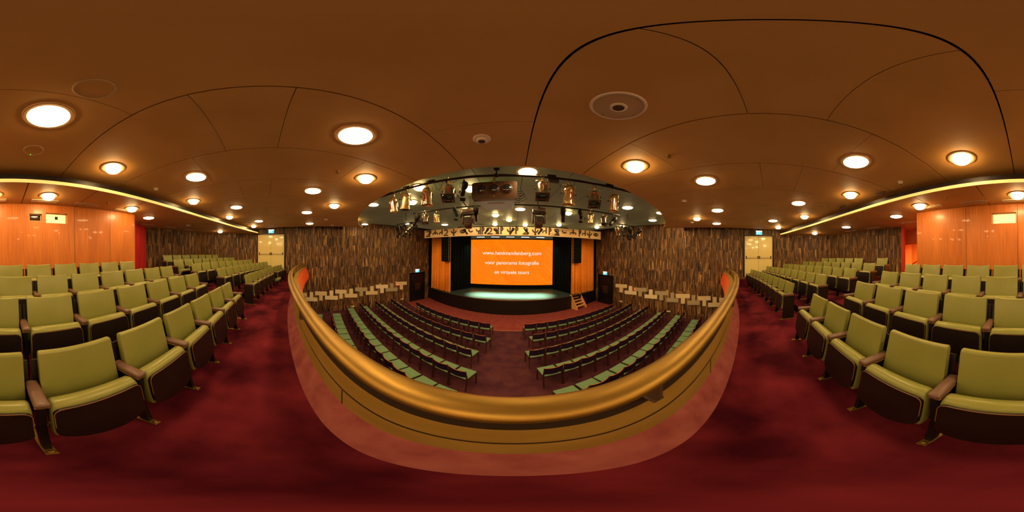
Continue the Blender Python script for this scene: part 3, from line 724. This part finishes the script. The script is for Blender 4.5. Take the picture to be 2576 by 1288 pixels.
# rows: y0 at |x| = .5, first slope, curvature, x of the first chair centre, count, skip from the aisle
ROWS = {-1: [(6.31, .134, .0447, .81, 10), (5.17, .209, .0248, .74, 14), (4.12, .268, .012, .95, 14), (3.10, .277, .0086, .74, 15), (2.20, .256, .0113, .86, 15), (1.34, .25, .0113, 2.75, 10), (.36, .25, .0113, 6.2, 3)],
        1: [(6.33, .134, .034, 1.0, 11), (5.29, .22, .0215, 1.22, 13), (4.24, .255, .0125, 1.03, 14), (3.25, .22, .0125, 1.26, 14), (2.20, .256, .0065, 1.43, 14), (1.38, .27, .001, 3.1, 10), (.36, .27, .003, 6.8, 2)]}
cproto = None
for s, rows in ROWS.items():
    sd = 'left' if s < 0 else 'right'
    for r, (y0, s0, k, xa, n) in enumerate(rows):
        fn = lambda x: y0+s0*(abs(x)-.5)+k*(abs(x)-.5)**2
        xs = arc_places(fn, xa, n, .486)
        for i, x in enumerate(xs):
            X = s*x; m = T(X, fn(x)+.02, FH, rz=math.atan(slope(fn, X))+R(random.uniform(-1.2, 1.2)))
            if r < 5: lab = 'green seat hall chair, %s row from the stage, %s block, %s from the centre aisle' % (ORD[r+1], sd, ORD[i+1])
            else: lab = 'green seat hall chair, %s row from the stage, %s block, %s from the side wall' % (ORD[r+1], sd, ORD[n-i])
            g = 'green hall chairs of the %s block' % sd
            if cproto is None: cproto = make_chair(m, lab, g)
            else: dup(cproto, m, lab, g)

# ---------------------------------------------------------------- ceiling lamps and fittings
def lamp_meshes():
    d = {}
    d['ringA'] = B().lathe([(.18, .0), (.18, -.012), (.212, -.012), (.216, 0)], 28, caps=False).mesh('ring', 'lamp_ring', True)
    d['difA'] = B().lathe([(.182, -.002), (.176, -.016), (.14, -.030), (.07, -.034), (.001, -.037)], 28, caps=False).mesh('diffuser', 'glow', True)
    d['ringB'] = B().lathe([(.145, -.0), (.15, -.008), (.19, -.014), (.205, -.008), (.208, 0)], 28, caps=False).mesh('ring', 'lamp_ring', True)
    d['panB'] = B().lathe([(.15, -.004), (.001, -.004)], 28, caps=False).mesh('pan', 'lamp_ring', True)
    d['difB'] = B().lathe([(.120, -.004), (.128, -.03), (.120, -.062), (.090, -.088), (.045, -.102), (.001, -.106)], 24, caps=False).mesh('diffuser', 'glow', True)
    return d
LM = lamp_meshes()
LAMPS = [  # x, y, level, type, place words
 (.08, -1.30, ZM, 'A', 'broad flat lamp above the middle of the middle seat block'), (-1.17, -2.06, ZM, 'B', 'small dome lamp above the third row, left of centre'),
 (-2.33, -1.17, ZM, 'A', 'broad flat lamp above the left end of the second row'), (-3.71, -1.83, ZM, 'B', 'small dome lamp above the left aisle steps'),
 (-4.71, -.79, ZM, 'A', 'broad flat lamp over the aisle end of the left block'), (-6.04, -1.28, ZM, 'B', 'small dome lamp above the middle of the left block'),
 (-7.07, -.11, ZM, 'A', 'broad flat lamp above the front rows of the left block'), (-8.36, -.41, ZM, 'B', 'small dome lamp close to the left balcony doors'),
 (-1.01, .94, ZM, 'A', 'broad flat lamp just beyond the handrail, left of centre'), (-3.14, 1.17, ZM, 'A', 'broad flat lamp beyond the rail, second to the left'),
 (-5.21, 1.62, ZM, 'A', 'broad flat lamp beyond the rail, third to the left'), (-7.29, 2.36, ZM, 'A', 'broad flat lamp beyond the rail, nearest the left wall'),
 (-2.01, 1.82, ZM, 'B', 'small dome lamp in the left forward half, near the step in the ceiling'), (-4.04, 2.15, ZM, 'B', 'small dome lamp second to the left along the ceiling step'),
 (2.08, 1.86, ZM, 'B', 'small dome lamp with bright halo right of the round speaker'), (3.23, 1.23, ZM, 'A', 'broad flat lamp beyond the rail, first to the right'),
 (5.32, 1.74, ZM, 'A', 'broad flat lamp beyond the rail, second to the right'), (7.26, 2.47, ZM, 'A', 'broad flat lamp beyond the rail, nearest the right wall'),
 (6.03, 2.83, ZM, 'B', 'small dome lamp second to the right along the ceiling step'), (7.12, .01, ZM, 'A', 'broad flat lamp above the front rows of the right block'),
 (8.53, -.25, ZM, 'B', 'small dome lamp close to the right balcony doors'), (4.84, -.69, ZM, 'A', 'broad flat lamp over the aisle end of the right block'),
 (3.82, -1.74, ZM, 'B', 'small dome lamp above the right aisle steps'), (2.48, -1.14, ZM, 'A', 'broad flat lamp above the right end of the second row'),
 (1.34, -2.06, ZM, 'B', 'small dome lamp above the third row, right of centre'), (6.29, -1.14, ZM, 'B', 'small dome lamp above the middle of the right block'),
 (-2.7, 4.18, ZF, 'B', 'lamp behind the left hanging spotlights'), (-1.83, 3.29, ZF, 'B', 'lamp touching the left half of the near lighting bar'),
 (-5.26, 7.09, ZF, 'A', 'far lamp over the left hall chairs'), (-5.67, 8.07, ZF, 'B', 'farthest lamp over the left front hall chairs'),
 (-3.59, 8.43, ZF, 'A', 'far lamp left of the frieze eye'), (-6.43, 4.37, ZF, 'B', 'lamp near the left wall just past the ceiling step'),
 (-7.16, 5.6, ZF, 'A', 'lamp beside the left wall past the ceiling step'), (.63, 3.12, ZF, 'A', 'bright lamp above the middle of the near lighting bar'),
 (-.72, 3.88, ZF, 'B', 'lamp half hidden at the left corner of the projector'), (-1.53, 5.99, ZF, 'B', 'lamp left of the left moving head'),
 (-.49, 6.83, ZF, 'B', 'lamp below and left of the projector'), (.04, 7.8, ZF, 'B', 'lamp over the centre aisle nearer the stage'),
 (-.79, 8.86, ZF, 'B', 'lamp over the stage front left of centre'), (.87, 9.02, ZF, 'B', 'lamp over the stage front right of centre'),
 (.54, 6.0, ZF, 'A', 'lamp below the right corner of the projector'), (2.42, 6.13, ZF, 'B', 'lamp beneath the second right chrome spotlight'),
 (2.69, 8.64, ZF, 'B', 'far lamp right of the right moving head'), (4.9, 8.4, ZF, 'B', 'farthest lamp over the right front hall chairs'),
 (4.87, 7.7, ZF, 'A', 'far lamp below the last right spotlight'), (5.9, 7.3, ZF, 'B', 'far lamp beside the right cluster of black spotlights'),
 (3.98, 4.42, ZF, 'A', 'broad lamp just past the right end of the near bar'), (5.32, 4.02, ZF, 'A', 'broad lamp right of the near bar, second from it'),
 (6.1, 5.18, ZF, 'A', 'lamp over the right hall chairs in the mid distance'), (7.41, 4.96, ZF, 'B', 'lamp near the right wall just past the ceiling step'),
 (-3.9, 3.55, ZF, 'A', 'broad lamp beneath the left end of the near bar'),
 (-.44, -3.23, ZR, 'B', 'rear lamp shining on the booth wall above the small window'), (.67, -3.24, ZR, 'B', 'rear lamp shining on the booth wall at its centre'),
 (-2.65, -3.14, ZR, 'B', 'rear lamp shining on the left end of the booth wall'), (-3.88, -3.57, ZR, 'A', 'rear lamp in front of the crimson curtain'),
 (-8.3, -2.25, ZR, 'B', 'rear lamp in the far left corner'), (2.89, -3.09, ZR, 'B', 'rear lamp shining on the right end of the booth wall'),
 (4.09, -3.44, ZR, 'A', 'rear lamp in front of the right corridor'), (6.55, -2.94, ZR, 'A', 'rear lamp above the back rows of the right block'), (8.5, -2.1, ZR, 'B', 'rear lamp in the far right corner')]
for x, y, z, k, lab in LAMPS:
    t = thing('ceiling_light', lab, 'ceiling light', T(x, y, z-.001), 'round ceiling lamps')
    if k == 'A': put('ring', LM['ringA'], t); put('diffuser', LM['difA'], t)
    else: put('ring', LM['ringB'], t); put('pan', LM['panB'], t); put('diffuser', LM['difB'], t)
# flush round grilles
for x, y, r, lab, led in ((-.06, -.81, .125, 'round flush loudspeaker grille beside the broad lamp behind the camera side', 0), (.08, -2.02, .125, 'round flush ceiling grille with a tiny green light above the third row', 1), (-4.85, -1.48, .13, 'round flush ceiling grille above the left block', 0), (4.99, -1.39, .13, 'round flush ceiling grille above the right block', 0), (-6.9, .55, .13, 'round flush ceiling grille above the left aisle near the doors', 0), (7.2, .6, .13, 'round flush ceiling grille above the right aisle near the doors', 0), (3.9, 3.2, .13, 'round flush ceiling grille behind the right end of the lighting bar', 0)):
    z = ZM if y < step_y(x) else ZF
    t = thing('ceiling_speaker', lab, 'ceiling speaker', T(x, y, z), 'flush ceiling grilles')
    B().lathe([(r-.012, 0), (r-.010, -.007), (r+.002, -.007), (r+.006, 0)], 32, caps=False).obj('rim', 'grille', t, True)
    B().lathe([(r-.012, -.002), (.001, -.002)], 32, caps=False).obj('grille', 'ceiling', t)
    if led: B().lathe([(.006, -.002), (.006, -.009), (.001, -.01)], 8, T(.02, -r+.01, 0), caps=False).obj('indicator', 'green_led', t)
t = thing('ceiling_speaker', 'large round loudspeaker with a dark centre in a pale rim', 'ceiling speaker', T(1.12, .96, ZM), 'flush ceiling grilles')
B().lathe([(.185, 0), (.187, -.012), (.202, -.014), (.21, 0)], 40, caps=False).obj('rim', 'white', t, True)
B().lathe([(.186, -.004), (.06, -.012), (.001, -.012)], 40, caps=False).obj('grille', 'grille', t, True)
B().lathe([(.066, -.012), (.060, -.028), (.046, -.032), (.044, -.030)], 32, caps=False).obj('centre_ring', 'white', t, True)
B().lathe([(.045, -.030), (.001, -.030)], 24, caps=False).obj('cone', 'glyph', t)
for a in (0, 90, 180, 270): B().lathe([(.005, -.008), (.005, -.012), (.001, -.013)], 8, T(.172*math.cos(R(a+12)), .172*math.sin(R(a+12)), 0), caps=False).obj('screw', 'brass', t)
for x, y, r, z, lab in ((.05, 1.73, .10, ZM, 'large pale smoke detector ahead of the handrail'), (-2.44, -2.17, .055, ZM, 'small pale smoke detector above the left aisle'), (2.64, -2.19, .055, ZM, 'small pale smoke detector above the right aisle'), (4.08, 2.22, .075, ZM, 'pale smoke detector right of the lighting bar'), (-6.1, 2.75, .09, ZM, 'pale smoke detector near the left ceiling step'), (-7.3, 3.6, .09, ZM, 'pale smoke detector close to the left wall'), (6.6, 3.35, .09, ZM, 'pale smoke detector near the right ceiling step'), (7.8, -.35, .08, ZM, 'pale smoke detector near the right doors'), (-7.6, -.7, .08, ZM, 'pale smoke detector near the left doors'), (-6.0, -3.1, .12, ZR, 'broad pale detector in the rear left ceiling')):
    t = thing('smoke_detector', lab, 'smoke detector', T(x, y, z), 'ceiling smoke detectors')
    B().lathe([(r, 0), (r, -.012), (r*.93, -.018), (r*.62, -.02)], 24, caps=False).obj('base', 'white', t, True)
    B().lathe([(r*.62, -.018), (r*.60, -.045), (r*.48, -.055), (.001, -.055)], 24, caps=False).obj('sensor_head', 'white', t, True)
    B().lathe([(r*.40, -.053), (r*.38, -.058), (.001, -.058)], 16, caps=False).obj('sensor_window', 'glyph', t)
for x, y, z, lab in ((-2.03, 1.24, ZM, 'tiny brass sprinkler left of the smoke detector'), (2.16, 1.28, ZM, 'tiny brass sprinkler right of the round loudspeaker'), (-1.86, -3.15, ZR, 'tiny sprinkler above the left of the booth wall'), (2.1, -3.0, ZR, 'tiny sprinkler above the right of the booth wall'), (5.0, -2.6, ZR, 'tiny sprinkler behind the right block'), (-4.8, -2.7, ZR, 'tiny sprinkler behind the left block')):
    t = thing('sprinkler', lab, 'sprinkler', T(x, y, z), 'ceiling sprinklers')
    B().lathe([(.035, 0), (.032, -.006), (.01, -.008), (.01, -.03), (.004, -.035)], 16, caps=False).obj('body', 'brass', t, True)
    B().lathe([(.022, -.045), (.022, -.048), (.001, -.048)], 12, caps=False).box(-.012, -.009, -.002, .002, -.046, -.02).box(.009, .012, -.002, .002, -.046, -.02).obj('deflector', 'brass', t)
for i, (x, y, a, lab) in enumerate([(.72, -3.60, 0, 'in front of the booth wall at its centre'), (-.45, -3.58, 0, 'above the small booth window'), (-1.5, -3.52, 4, 'in front of the booth wall, left of the wide window'), (-2.62, -3.42, 8, 'in front of the left end of the booth wall'), (1.68, -3.50, -4, 'above the right booth window'), (2.75, -3.32, -8, 'at the right end of the booth wall'), (4.4, -4.4, -18, 'before the right corridor'), (-4.9, -4.45, 18, 'above the crimson curtain'), (-6.1, -4.1, 18, 'along the rear left wall, second from the curtain'), (-7.3, -3.7, 20, 'along the rear left wall, third from the curtain'), (6.2, -4.05, -18, 'along the rear right wall, near the corridor'), (7.4, -3.6, -20, 'along the rear right wall, far from the corridor')]):
    t = thing('ceiling_vent', 'slim bronze air vent %s' % lab, 'vent', T(x, y, ZR, rz=R(-a)), 'slim rear ceiling vents')
    B().box(-.31, .31, -.07, -.052, -.012, 0).box(-.31, .31, .052, .07, -.012, 0).box(-.31, -.292, -.052, .052, -.012, 0).box(.292, .31, -.052, .052, -.012, 0).obj('frame', 'white', t)
    B().box(-.292, .292, -.052, .052, -.003, 0).obj('backing', 'glyph', t)
    b = B()
    for k in range(5): b.box(-.29, .29, -.047+k*.02, -.037+k*.02, -.010, -.004, m=None)
    b.box(-.006, .006, -.052, .052, -.011, -.003); b.obj('slats', 'grille', t)
# open access flaps beside the yellow edge strip
for x, lab in ((3.35, 'dark open flap beside the yellow ceiling edge, nearer the booth'), (4.75, 'dark open flap beside the yellow ceiling edge, farther right')):
    o = B().box(-.13, .13, -.01, .01, -.12, 0, .002, m=T(rx=R(25))).obj('ceiling_flap', 'glyph', label=lab, cat='flap'); o.matrix_local = T(x, band_y(x)+.14, ZM, rz=R(15))

# ---------------------------------------------------------------- lighting bars, projector, spotlights
def bar_y(x): return 2.90+.012*(x+1)
def arc_bar(xs, fy_, z, r): return [(x, fy_(x), z) for x in xs]
lb = thing('lighting_bar', 'near black lighting bar carrying the chrome spotlights', 'lighting bar')
def b1y(x): return 2.93+.10*math.exp(-((x-1.2)/1.6)**2)
X1 = [-3.75+i*.3 for i in range(26)]
B().tube([(x, b1y(x), 1.62) for x in X1], .024, 10).obj('bar_tube', 'black_metal', lb, True)
B().tube([(x, b1y(x)+.03, 1.655+.006*math.sin(x*9)) for x in X1[2:-2]], .012, 6).obj('cable_run', 'black_metal', lb, True)
for x in (-3.2, .05, 3.15):
    B().tube([(x, b1y(x), 1.62), (x, b1y(x), ZF)], .014, 8).box(x-.05, x+.05, b1y(x)-.05, b1y(x)+.05, ZF-.012, ZF).box(x-.03, x+.03, b1y(x)-.035, b1y(x)+.035, 1.59, 1.66, .008).obj('hanger', 'black_metal', lb)
for x in (-2.55, -1.95, -1.3, 1.08, 2.35): B().box(x-.09, x+.09, b1y(x)+.0, b1y(x)+.06, 1.64, 1.70, .006).obj('socket_box', 'black_metal', lb)
b = B().box(1.0, 1.22, b1y(1.1)-.03, b1y(1.1)+.05, 1.52, 1.59, .008); b.obj('junction_box', 'black_metal', lb)
for x0, x1, dp in ((1.2, 1.55, .32), (-.95, -.7, .25), (-1.2, -1.0, .2)):
    B().tube([(x0+(x1-x0)*t, b1y(x0)-.02, 1.60-dp*4*t*(1-t)) for t in [k/10 for k in range(11)]], .005, 5).obj('hanging_cable', 'black_metal', lb, True)
lb2 = thing('lighting_bar', 'middle black lighting bar behind the projector with the moving heads', 'lighting bar')
B().tube([(-2.9+i*.3, 4.45+.03*abs(-2.9+i*.3)*.5, 1.45) for i in range(23)], .022, 8).obj('bar_tube', 'black_metal', lb2, True)
for x in (-2.2, -.9, 1.0, 2.6): B().tube([(x, 4.47, 1.45), (x, 4.47, ZF)], .012, 6).obj('hanger', 'black_metal', lb2)
lb3 = thing('lighting_bar', 'far black lighting bar in front of the frieze', 'lighting bar')
B().tube([(-3.1+i*.5, 9.2, 1.70) for i in range(14)], .03, 8).obj('bar_tube', 'black_metal', lb3, True)
for x in (-2.9, 0, 3.2): B().tube([(x, 9.2, 1.7), (x, 9.2, ZF)], .015, 6).obj('hanger', 'black_metal', lb3)
lb4 = thing('lighting_bar', 'slanting black bar running back from the near bar to the middle one', 'lighting bar')
B().tube([(-.95, 2.98, 1.60), (-1.0, 4.42, 1.47)], .02, 8).obj('bar_tube', 'black_metal', lb4)

def par_can(x, y, z, tilt, yaw, scale, frame, label):
    """polished spotlight hanging by its yoke: can axis points down at tilt 0"""
    t = thing('par_spotlight', label, 'spotlight', T(x, y, z, rz=yaw) @ Matrix.Scale(scale, 4), 'chrome spotlights')
    m = T(0, 0, -.20, rx=tilt)
    b = B(); b.lathe([(.03, .185), (.065, .17), (.092, .13), (.102, .09), (.104, .06), (.110, .055), (.110, .045), (.102, .04), (.102, -.16), (.108, -.165), (.108, -.20), (.118, -.205), (.118, -.22), (.098, -.222), (.09, -.19)], 28, m, caps=False)
    can = b.obj('can', 'chrome', t, True)
    B().lathe([(.095, -.195), (.001, -.195)], 24, m, caps=False).obj('lens', 'lens', can)
    B().lathe([(.031, .183), (.001, .188)], 16, m, caps=False).obj('rear_cap', 'black_metal', can)
    y_ = B(); y_.tube([(-.128, 0, -.20), (-.128, 0, -.03), (-.118, 0, -.01), (.118, 0, -.01), (.128, 0, -.03), (.128, 0, -.20)], .007, 6); yk = y_.obj('yoke', 'chrome', t, True)
    for s in (-1, 1): B().lathe([(.02, 0), (.02, .02), (.012, .024)], 8, T(s*.13, 0, -.2, ry=R(90*s))).obj('tilt_knob', 'black_metal', yk)
    B().box(-.018, .018, -.014, .014, -.02, .07, .004).tube([(-.03, 0, .09), (-.03, 0, .12), (-.015, 0, .14), (.015, 0, .14), (.03, 0, .12), (.03, 0, .07)], .008, 6).obj('clamp', 'chrome', t, True)
    if frame:
        f = B()
        for a in ((-.13, .13, -.13, -.10), (-.13, .13, .10, .13), (-.13, -.10, -.10, .10), (.10, .13, -.10, .10)): f.box(a[0], a[1], a[2], a[3], -.236, -.226, m=m)
        fo = f.obj('colour_frame', 'glyph', t); B().lathe([(.105, -.228), (.105, -.250), (.1, -.250), (.1, -.228)], 24, m, caps=False).obj('snoot', 'black_metal', fo)
    B().tube([m @ Vector(p) for p in ((.0, -.104, .02), (.02, -.112, -.06), (.0, -.108, -.15))], .010, 5).obj('red_label_strip', 'red_gel', t, True)
    return t
par_can(-2.33, 2.92, 1.50, R(6), R(-20), 1.0, False, 'chrome spotlight hanging straight down, outermost left on the near bar')
par_can(-1.95, 2.92, 1.52, R(12), R(60), 1.0, True, 'chrome spotlight leaning left with a square colour frame, second from the left')
par_can(-1.38, 2.93, 1.53, R(2), R(-5), 1.05, False, 'upright chrome spotlight with a red strip, third from the left on the near bar')
par_can(-.88, 2.95, 1.54, R(-28), R(15), .98, True, 'chrome spotlight showing its dark mouth, left of the projector')
par_can(.90, 3.0, 1.53, R(-22), R(-5), .98, True, 'chrome spotlight with dark square frame, just right of the projector')
par_can(1.42, 3.02, 1.50, R(4), R(5), 1.08, False, 'upright chrome spotlight with red strip, second right of the projector')
par_can(1.98, 3.03, 1.50, R(-28), R(-22), .98, True, 'chrome spotlight with a grey square frame, third right of the projector')
par_can(2.45, 3.0, 1.47, R(3), R(0), 1.0, False, 'upright chrome spotlight, outermost right on the near bar')
# smaller chrome cans farther away on the middle bar
par_can(-2.42, 4.52, 1.40, R(-14), R(20), .8, True, 'small chrome spotlight on the middle bar, left half, framed')
par_can(-2.0, 4.5, 1.38, R(8), R(-20), .8, False, 'small chrome spotlight on the middle bar left of the leaning black lamp')
par_can(2.62, 4.5, 1.40, R(5), R(0), .8, False, 'small chrome spotlight on the middle bar under the tall right one')
par_can(3.1, 4.55, 1.38, R(-20), R(-15), .8, True, 'small framed chrome spotlight at the right end of the middle bar')
par_can(-3.62, 5.2, 1.22, R(-35), R(-60), .85, False, 'short chrome spotlight leaning in the left black cluster')
par_can(4.12, 5.2, 1.22, R(-35), R(120), .85, False, 'short chrome spotlight leaning in the right black cluster')
par_can(5.3, 5.2, 1.22, R(-10), R(-150), .7, False, 'small chrome spotlight at the far end of the right cluster')

def black_spot(x, y, z, tilt, yaw, sc_, label, doors=False):
    t = thing('profile_spotlight', label, 'spotlight', T(x, y, z, rz=yaw) @ Matrix.Scale(sc_, 4), 'black spotlights')
    m = T(0, 0, -.16, rx=tilt)
    bd = B(); bd.lathe([(.03, .20), (.07, .19), (.085, .15), (.085, .02), (.06, -.02), (.055, -.10), (.062, -.11), (.062, -.24), (.05, -.245)], 16, m, caps=False).obj('body', 'black_metal', t, True)
    B().lathe([(.052, -.235), (.001, -.235)], 14, m, caps=False).obj('lens', 'lens', t)
    B().tube([(-.1, 0, -.16), (-.1, 0, -.01), (.1, 0, -.01), (.1, 0, -.16)], .008, 6).obj('yoke', 'black_metal', t)
    B().box(-.02, .02, -.02, .02, -.01, .10, .004).obj('clamp', 'black_metal', t)
    if doors:
        for a in (0, 90, 180, 270):
            B().box(-.07, .07, .06, .066, -.34, -.24, m=m @ Matrix.Rotation(R(a), 4, 'Z') @ T(0, .02, 0, rx=R(18))).obj('barn_door', 'black_metal', t)
    return t
black_spot(-.72, 4.46, 1.36, R(32), R(20), .95, 'black profile spotlight leaning right beside the left moving head')
black_spot(-1.35, 4.46, 1.42, R(-50), R(40), .8, 'black barn door spotlight left of the leaning profile lamp', True)
black_spot(1.72, 4.46, 1.38, R(-32), R(160), .95, 'black profile spotlight leaning left beside the right moving head')
black_spot(2.25, 4.46, 1.40, R(55), R(-30), .75, 'small black spotlight aimed sideways, right half of the middle bar', True)
black_spot(-2.75, 4.49, 1.36, R(40), R(80), .95, 'black barn door spotlight at the left end of the middle bar', True)
black_spot(3.45, 4.5, 1.36, R(-50), R(-70), .95, 'black profile spotlight at the right end of the middle bar')
black_spot(-.62, 3.1, 1.56, R(60), R(30), .8, 'black spotlight with barn doors close to the left of the projector', True)
for i, (dx, dy, tl, yw) in enumerate(((0, 0, 30, 0), (.22, .2, -30, 70), (-.15, .4, 50, 140))):
    black_spot(-3.85+(-.38, .0, .42)[i], 5.2, 1.235, R(tl), R(yw), 1.0, 'black spotlight in the left hanging cluster, %s one' % ('front', 'middle', 'rear')[i], True)
    black_spot(4.75+(-.4, .0, .42)[i], 5.2, 1.235, R(-tl), R(-yw), 1.05, 'black spotlight in the right hanging cluster, %s one' % ('front', 'middle', 'rear')[i], True)
for s, xx, nm in ((-1, -3.8, 'left'), (1, 4.6, 'right')):
    t = thing('cluster_bar', 'short black bar carrying the %s cluster of spotlights' % nm, 'lighting bar')
    B().tube([(xx-.5, 5.2, 1.32), (xx+.85, 5.2, 1.32)], .022, 8).obj('bar_tube', 'black_metal', t); B().tube([(xx, 5.2, 1.32), (xx, 5.2, ZF)], .014, 6).obj('hanger', 'black_metal', t)
# fly of small floods on the far bar
for i, x in enumerate((-2.6, -1.3, -.75, .15, .95, 1.75, 2.7)):
    black_spot(x, 9.2, 1.59, R(35 if i % 2 else -35), R(90), .9, 'small black flood lamp crossing the frieze, %s from the left' % ORD[i+1])
def moving_head(x, y, z, label):
    t = thing('moving_head_light', label, 'spotlight', T(x, y, z), 'moving head lights')
    B().box(-.17, .17, -.12, .12, -.10, .02, .02).obj('base_box', 'projector', t, True)
    B().box(-.19, .19, -.11, .11, -.16, -.10, .02).obj('pan_ring', 'black_metal', t, True)
    for s in (-1, 1): B().box(s*.16-.03, s*.16+.03, -.07, .07, -.42, -.14, .02).obj('arm', 'projector', t, True)
    hd = B().loft([[(a*w_, c*d_, z_) for a, c in ((-1, -.6), (-.6, -1), (.6, -1), (1, -.6), (1, .6), (.6, 1), (-.6, 1), (-1, .6))] for w_, d_, z_ in ((.07, .07, -.18), (.115, .11, -.22), (.12, .12, -.40), (.10, .10, -.50), (.075, .075, -.55))]).obj('head', 'projector', t, True)
    B().box(-.06, .06, -.125, -.115, -.40, -.25, .01).obj('front_plate', 'black_metal', hd)
    B().box(-.085, .085, -.128, -.112, -.235, -.205, .004).obj('handle', 'projector_base', hd)
    B().box(-.03, .03, -.02, .02, .02, .12, .005).obj('clamp', 'black_metal', t)
moving_head(-.93, 4.45, 1.33, 'brown moving head light hanging left below the projector')
moving_head(1.03, 4.45, 1.33, 'brown moving head light hanging right below the projector')
# projector
pj = thing('video_projector', 'large brown three lens projector hanging in the middle of the near bar', 'projector', T(-.05, 3.36, 0))
def rrect(w_, h_, r, n=5):
    P = []
    for cx, cz, a0 in ((w_-r, h_-r, 0), (-w_+r, h_-r, 90), (-w_+r, -h_+r, 180), (w_-r, -h_+r, 270)):
        P += [(cx+r*math.cos(R(a0+90*k/n)), cz+r*math.sin(R(a0+90*k/n))) for k in range(n+1)]
    return P
B().loft([[(x, y, z+1.45) for x, z in rrect(.48, .215, .05)] for y in (0, .12)]).obj('front_case', 'projector', pj, True)
B().loft([[(x, .12, z+1.44) for x, z in rrect(.475, .20, .04)], [(x, .95, z+1.43) for x, z in rrect(.36, .17, .04)]]).obj('rear_case', 'projector_base', pj, True)
B().box(-.2, .2, .3, .34, 1.222, 1.236).obj('underside_label', 'white', pj)
for x in (-.27, .0, .27):
    ln = B().lathe([(.115, 0), (.11, .02), (.100, .025), (.098, .004)], 28, T(x, -.0, 1.48, rx=R(90)), caps=False).obj('lens_ring', 'projector', pj, True)
    B().lathe([(.099, .006), (.08, .022), (.05, .033), (.001, .038)], 28, T(x, -.0, 1.48, rx=R(90)), caps=False).obj('lens', 'lens', ln, True)
B().lathe([(.016, 0), (.016, .006), (.001, .008)], 10, T(0, 0, 1.30, rx=R(90)), caps=False).obj('knob', 'brass', pj)
for k in range(3): B().tube([(.36, .3, 1.50-.05*k), (.60+.03*k, .2, 1.50-.05*k), (.62+.04*k, .15, 1.40-.05*k), (.5, .2, 1.30-.05*k), (.34, .35, 1.28)], .008, 6).obj('cable', 'black_metal', pj, True)
B().box(-.03, .03, -.02, .04, 1.64, 1.78, .005).box(-.08, .08, .0, .1, 1.655, 1.675).obj('hanger', 'chrome', pj)
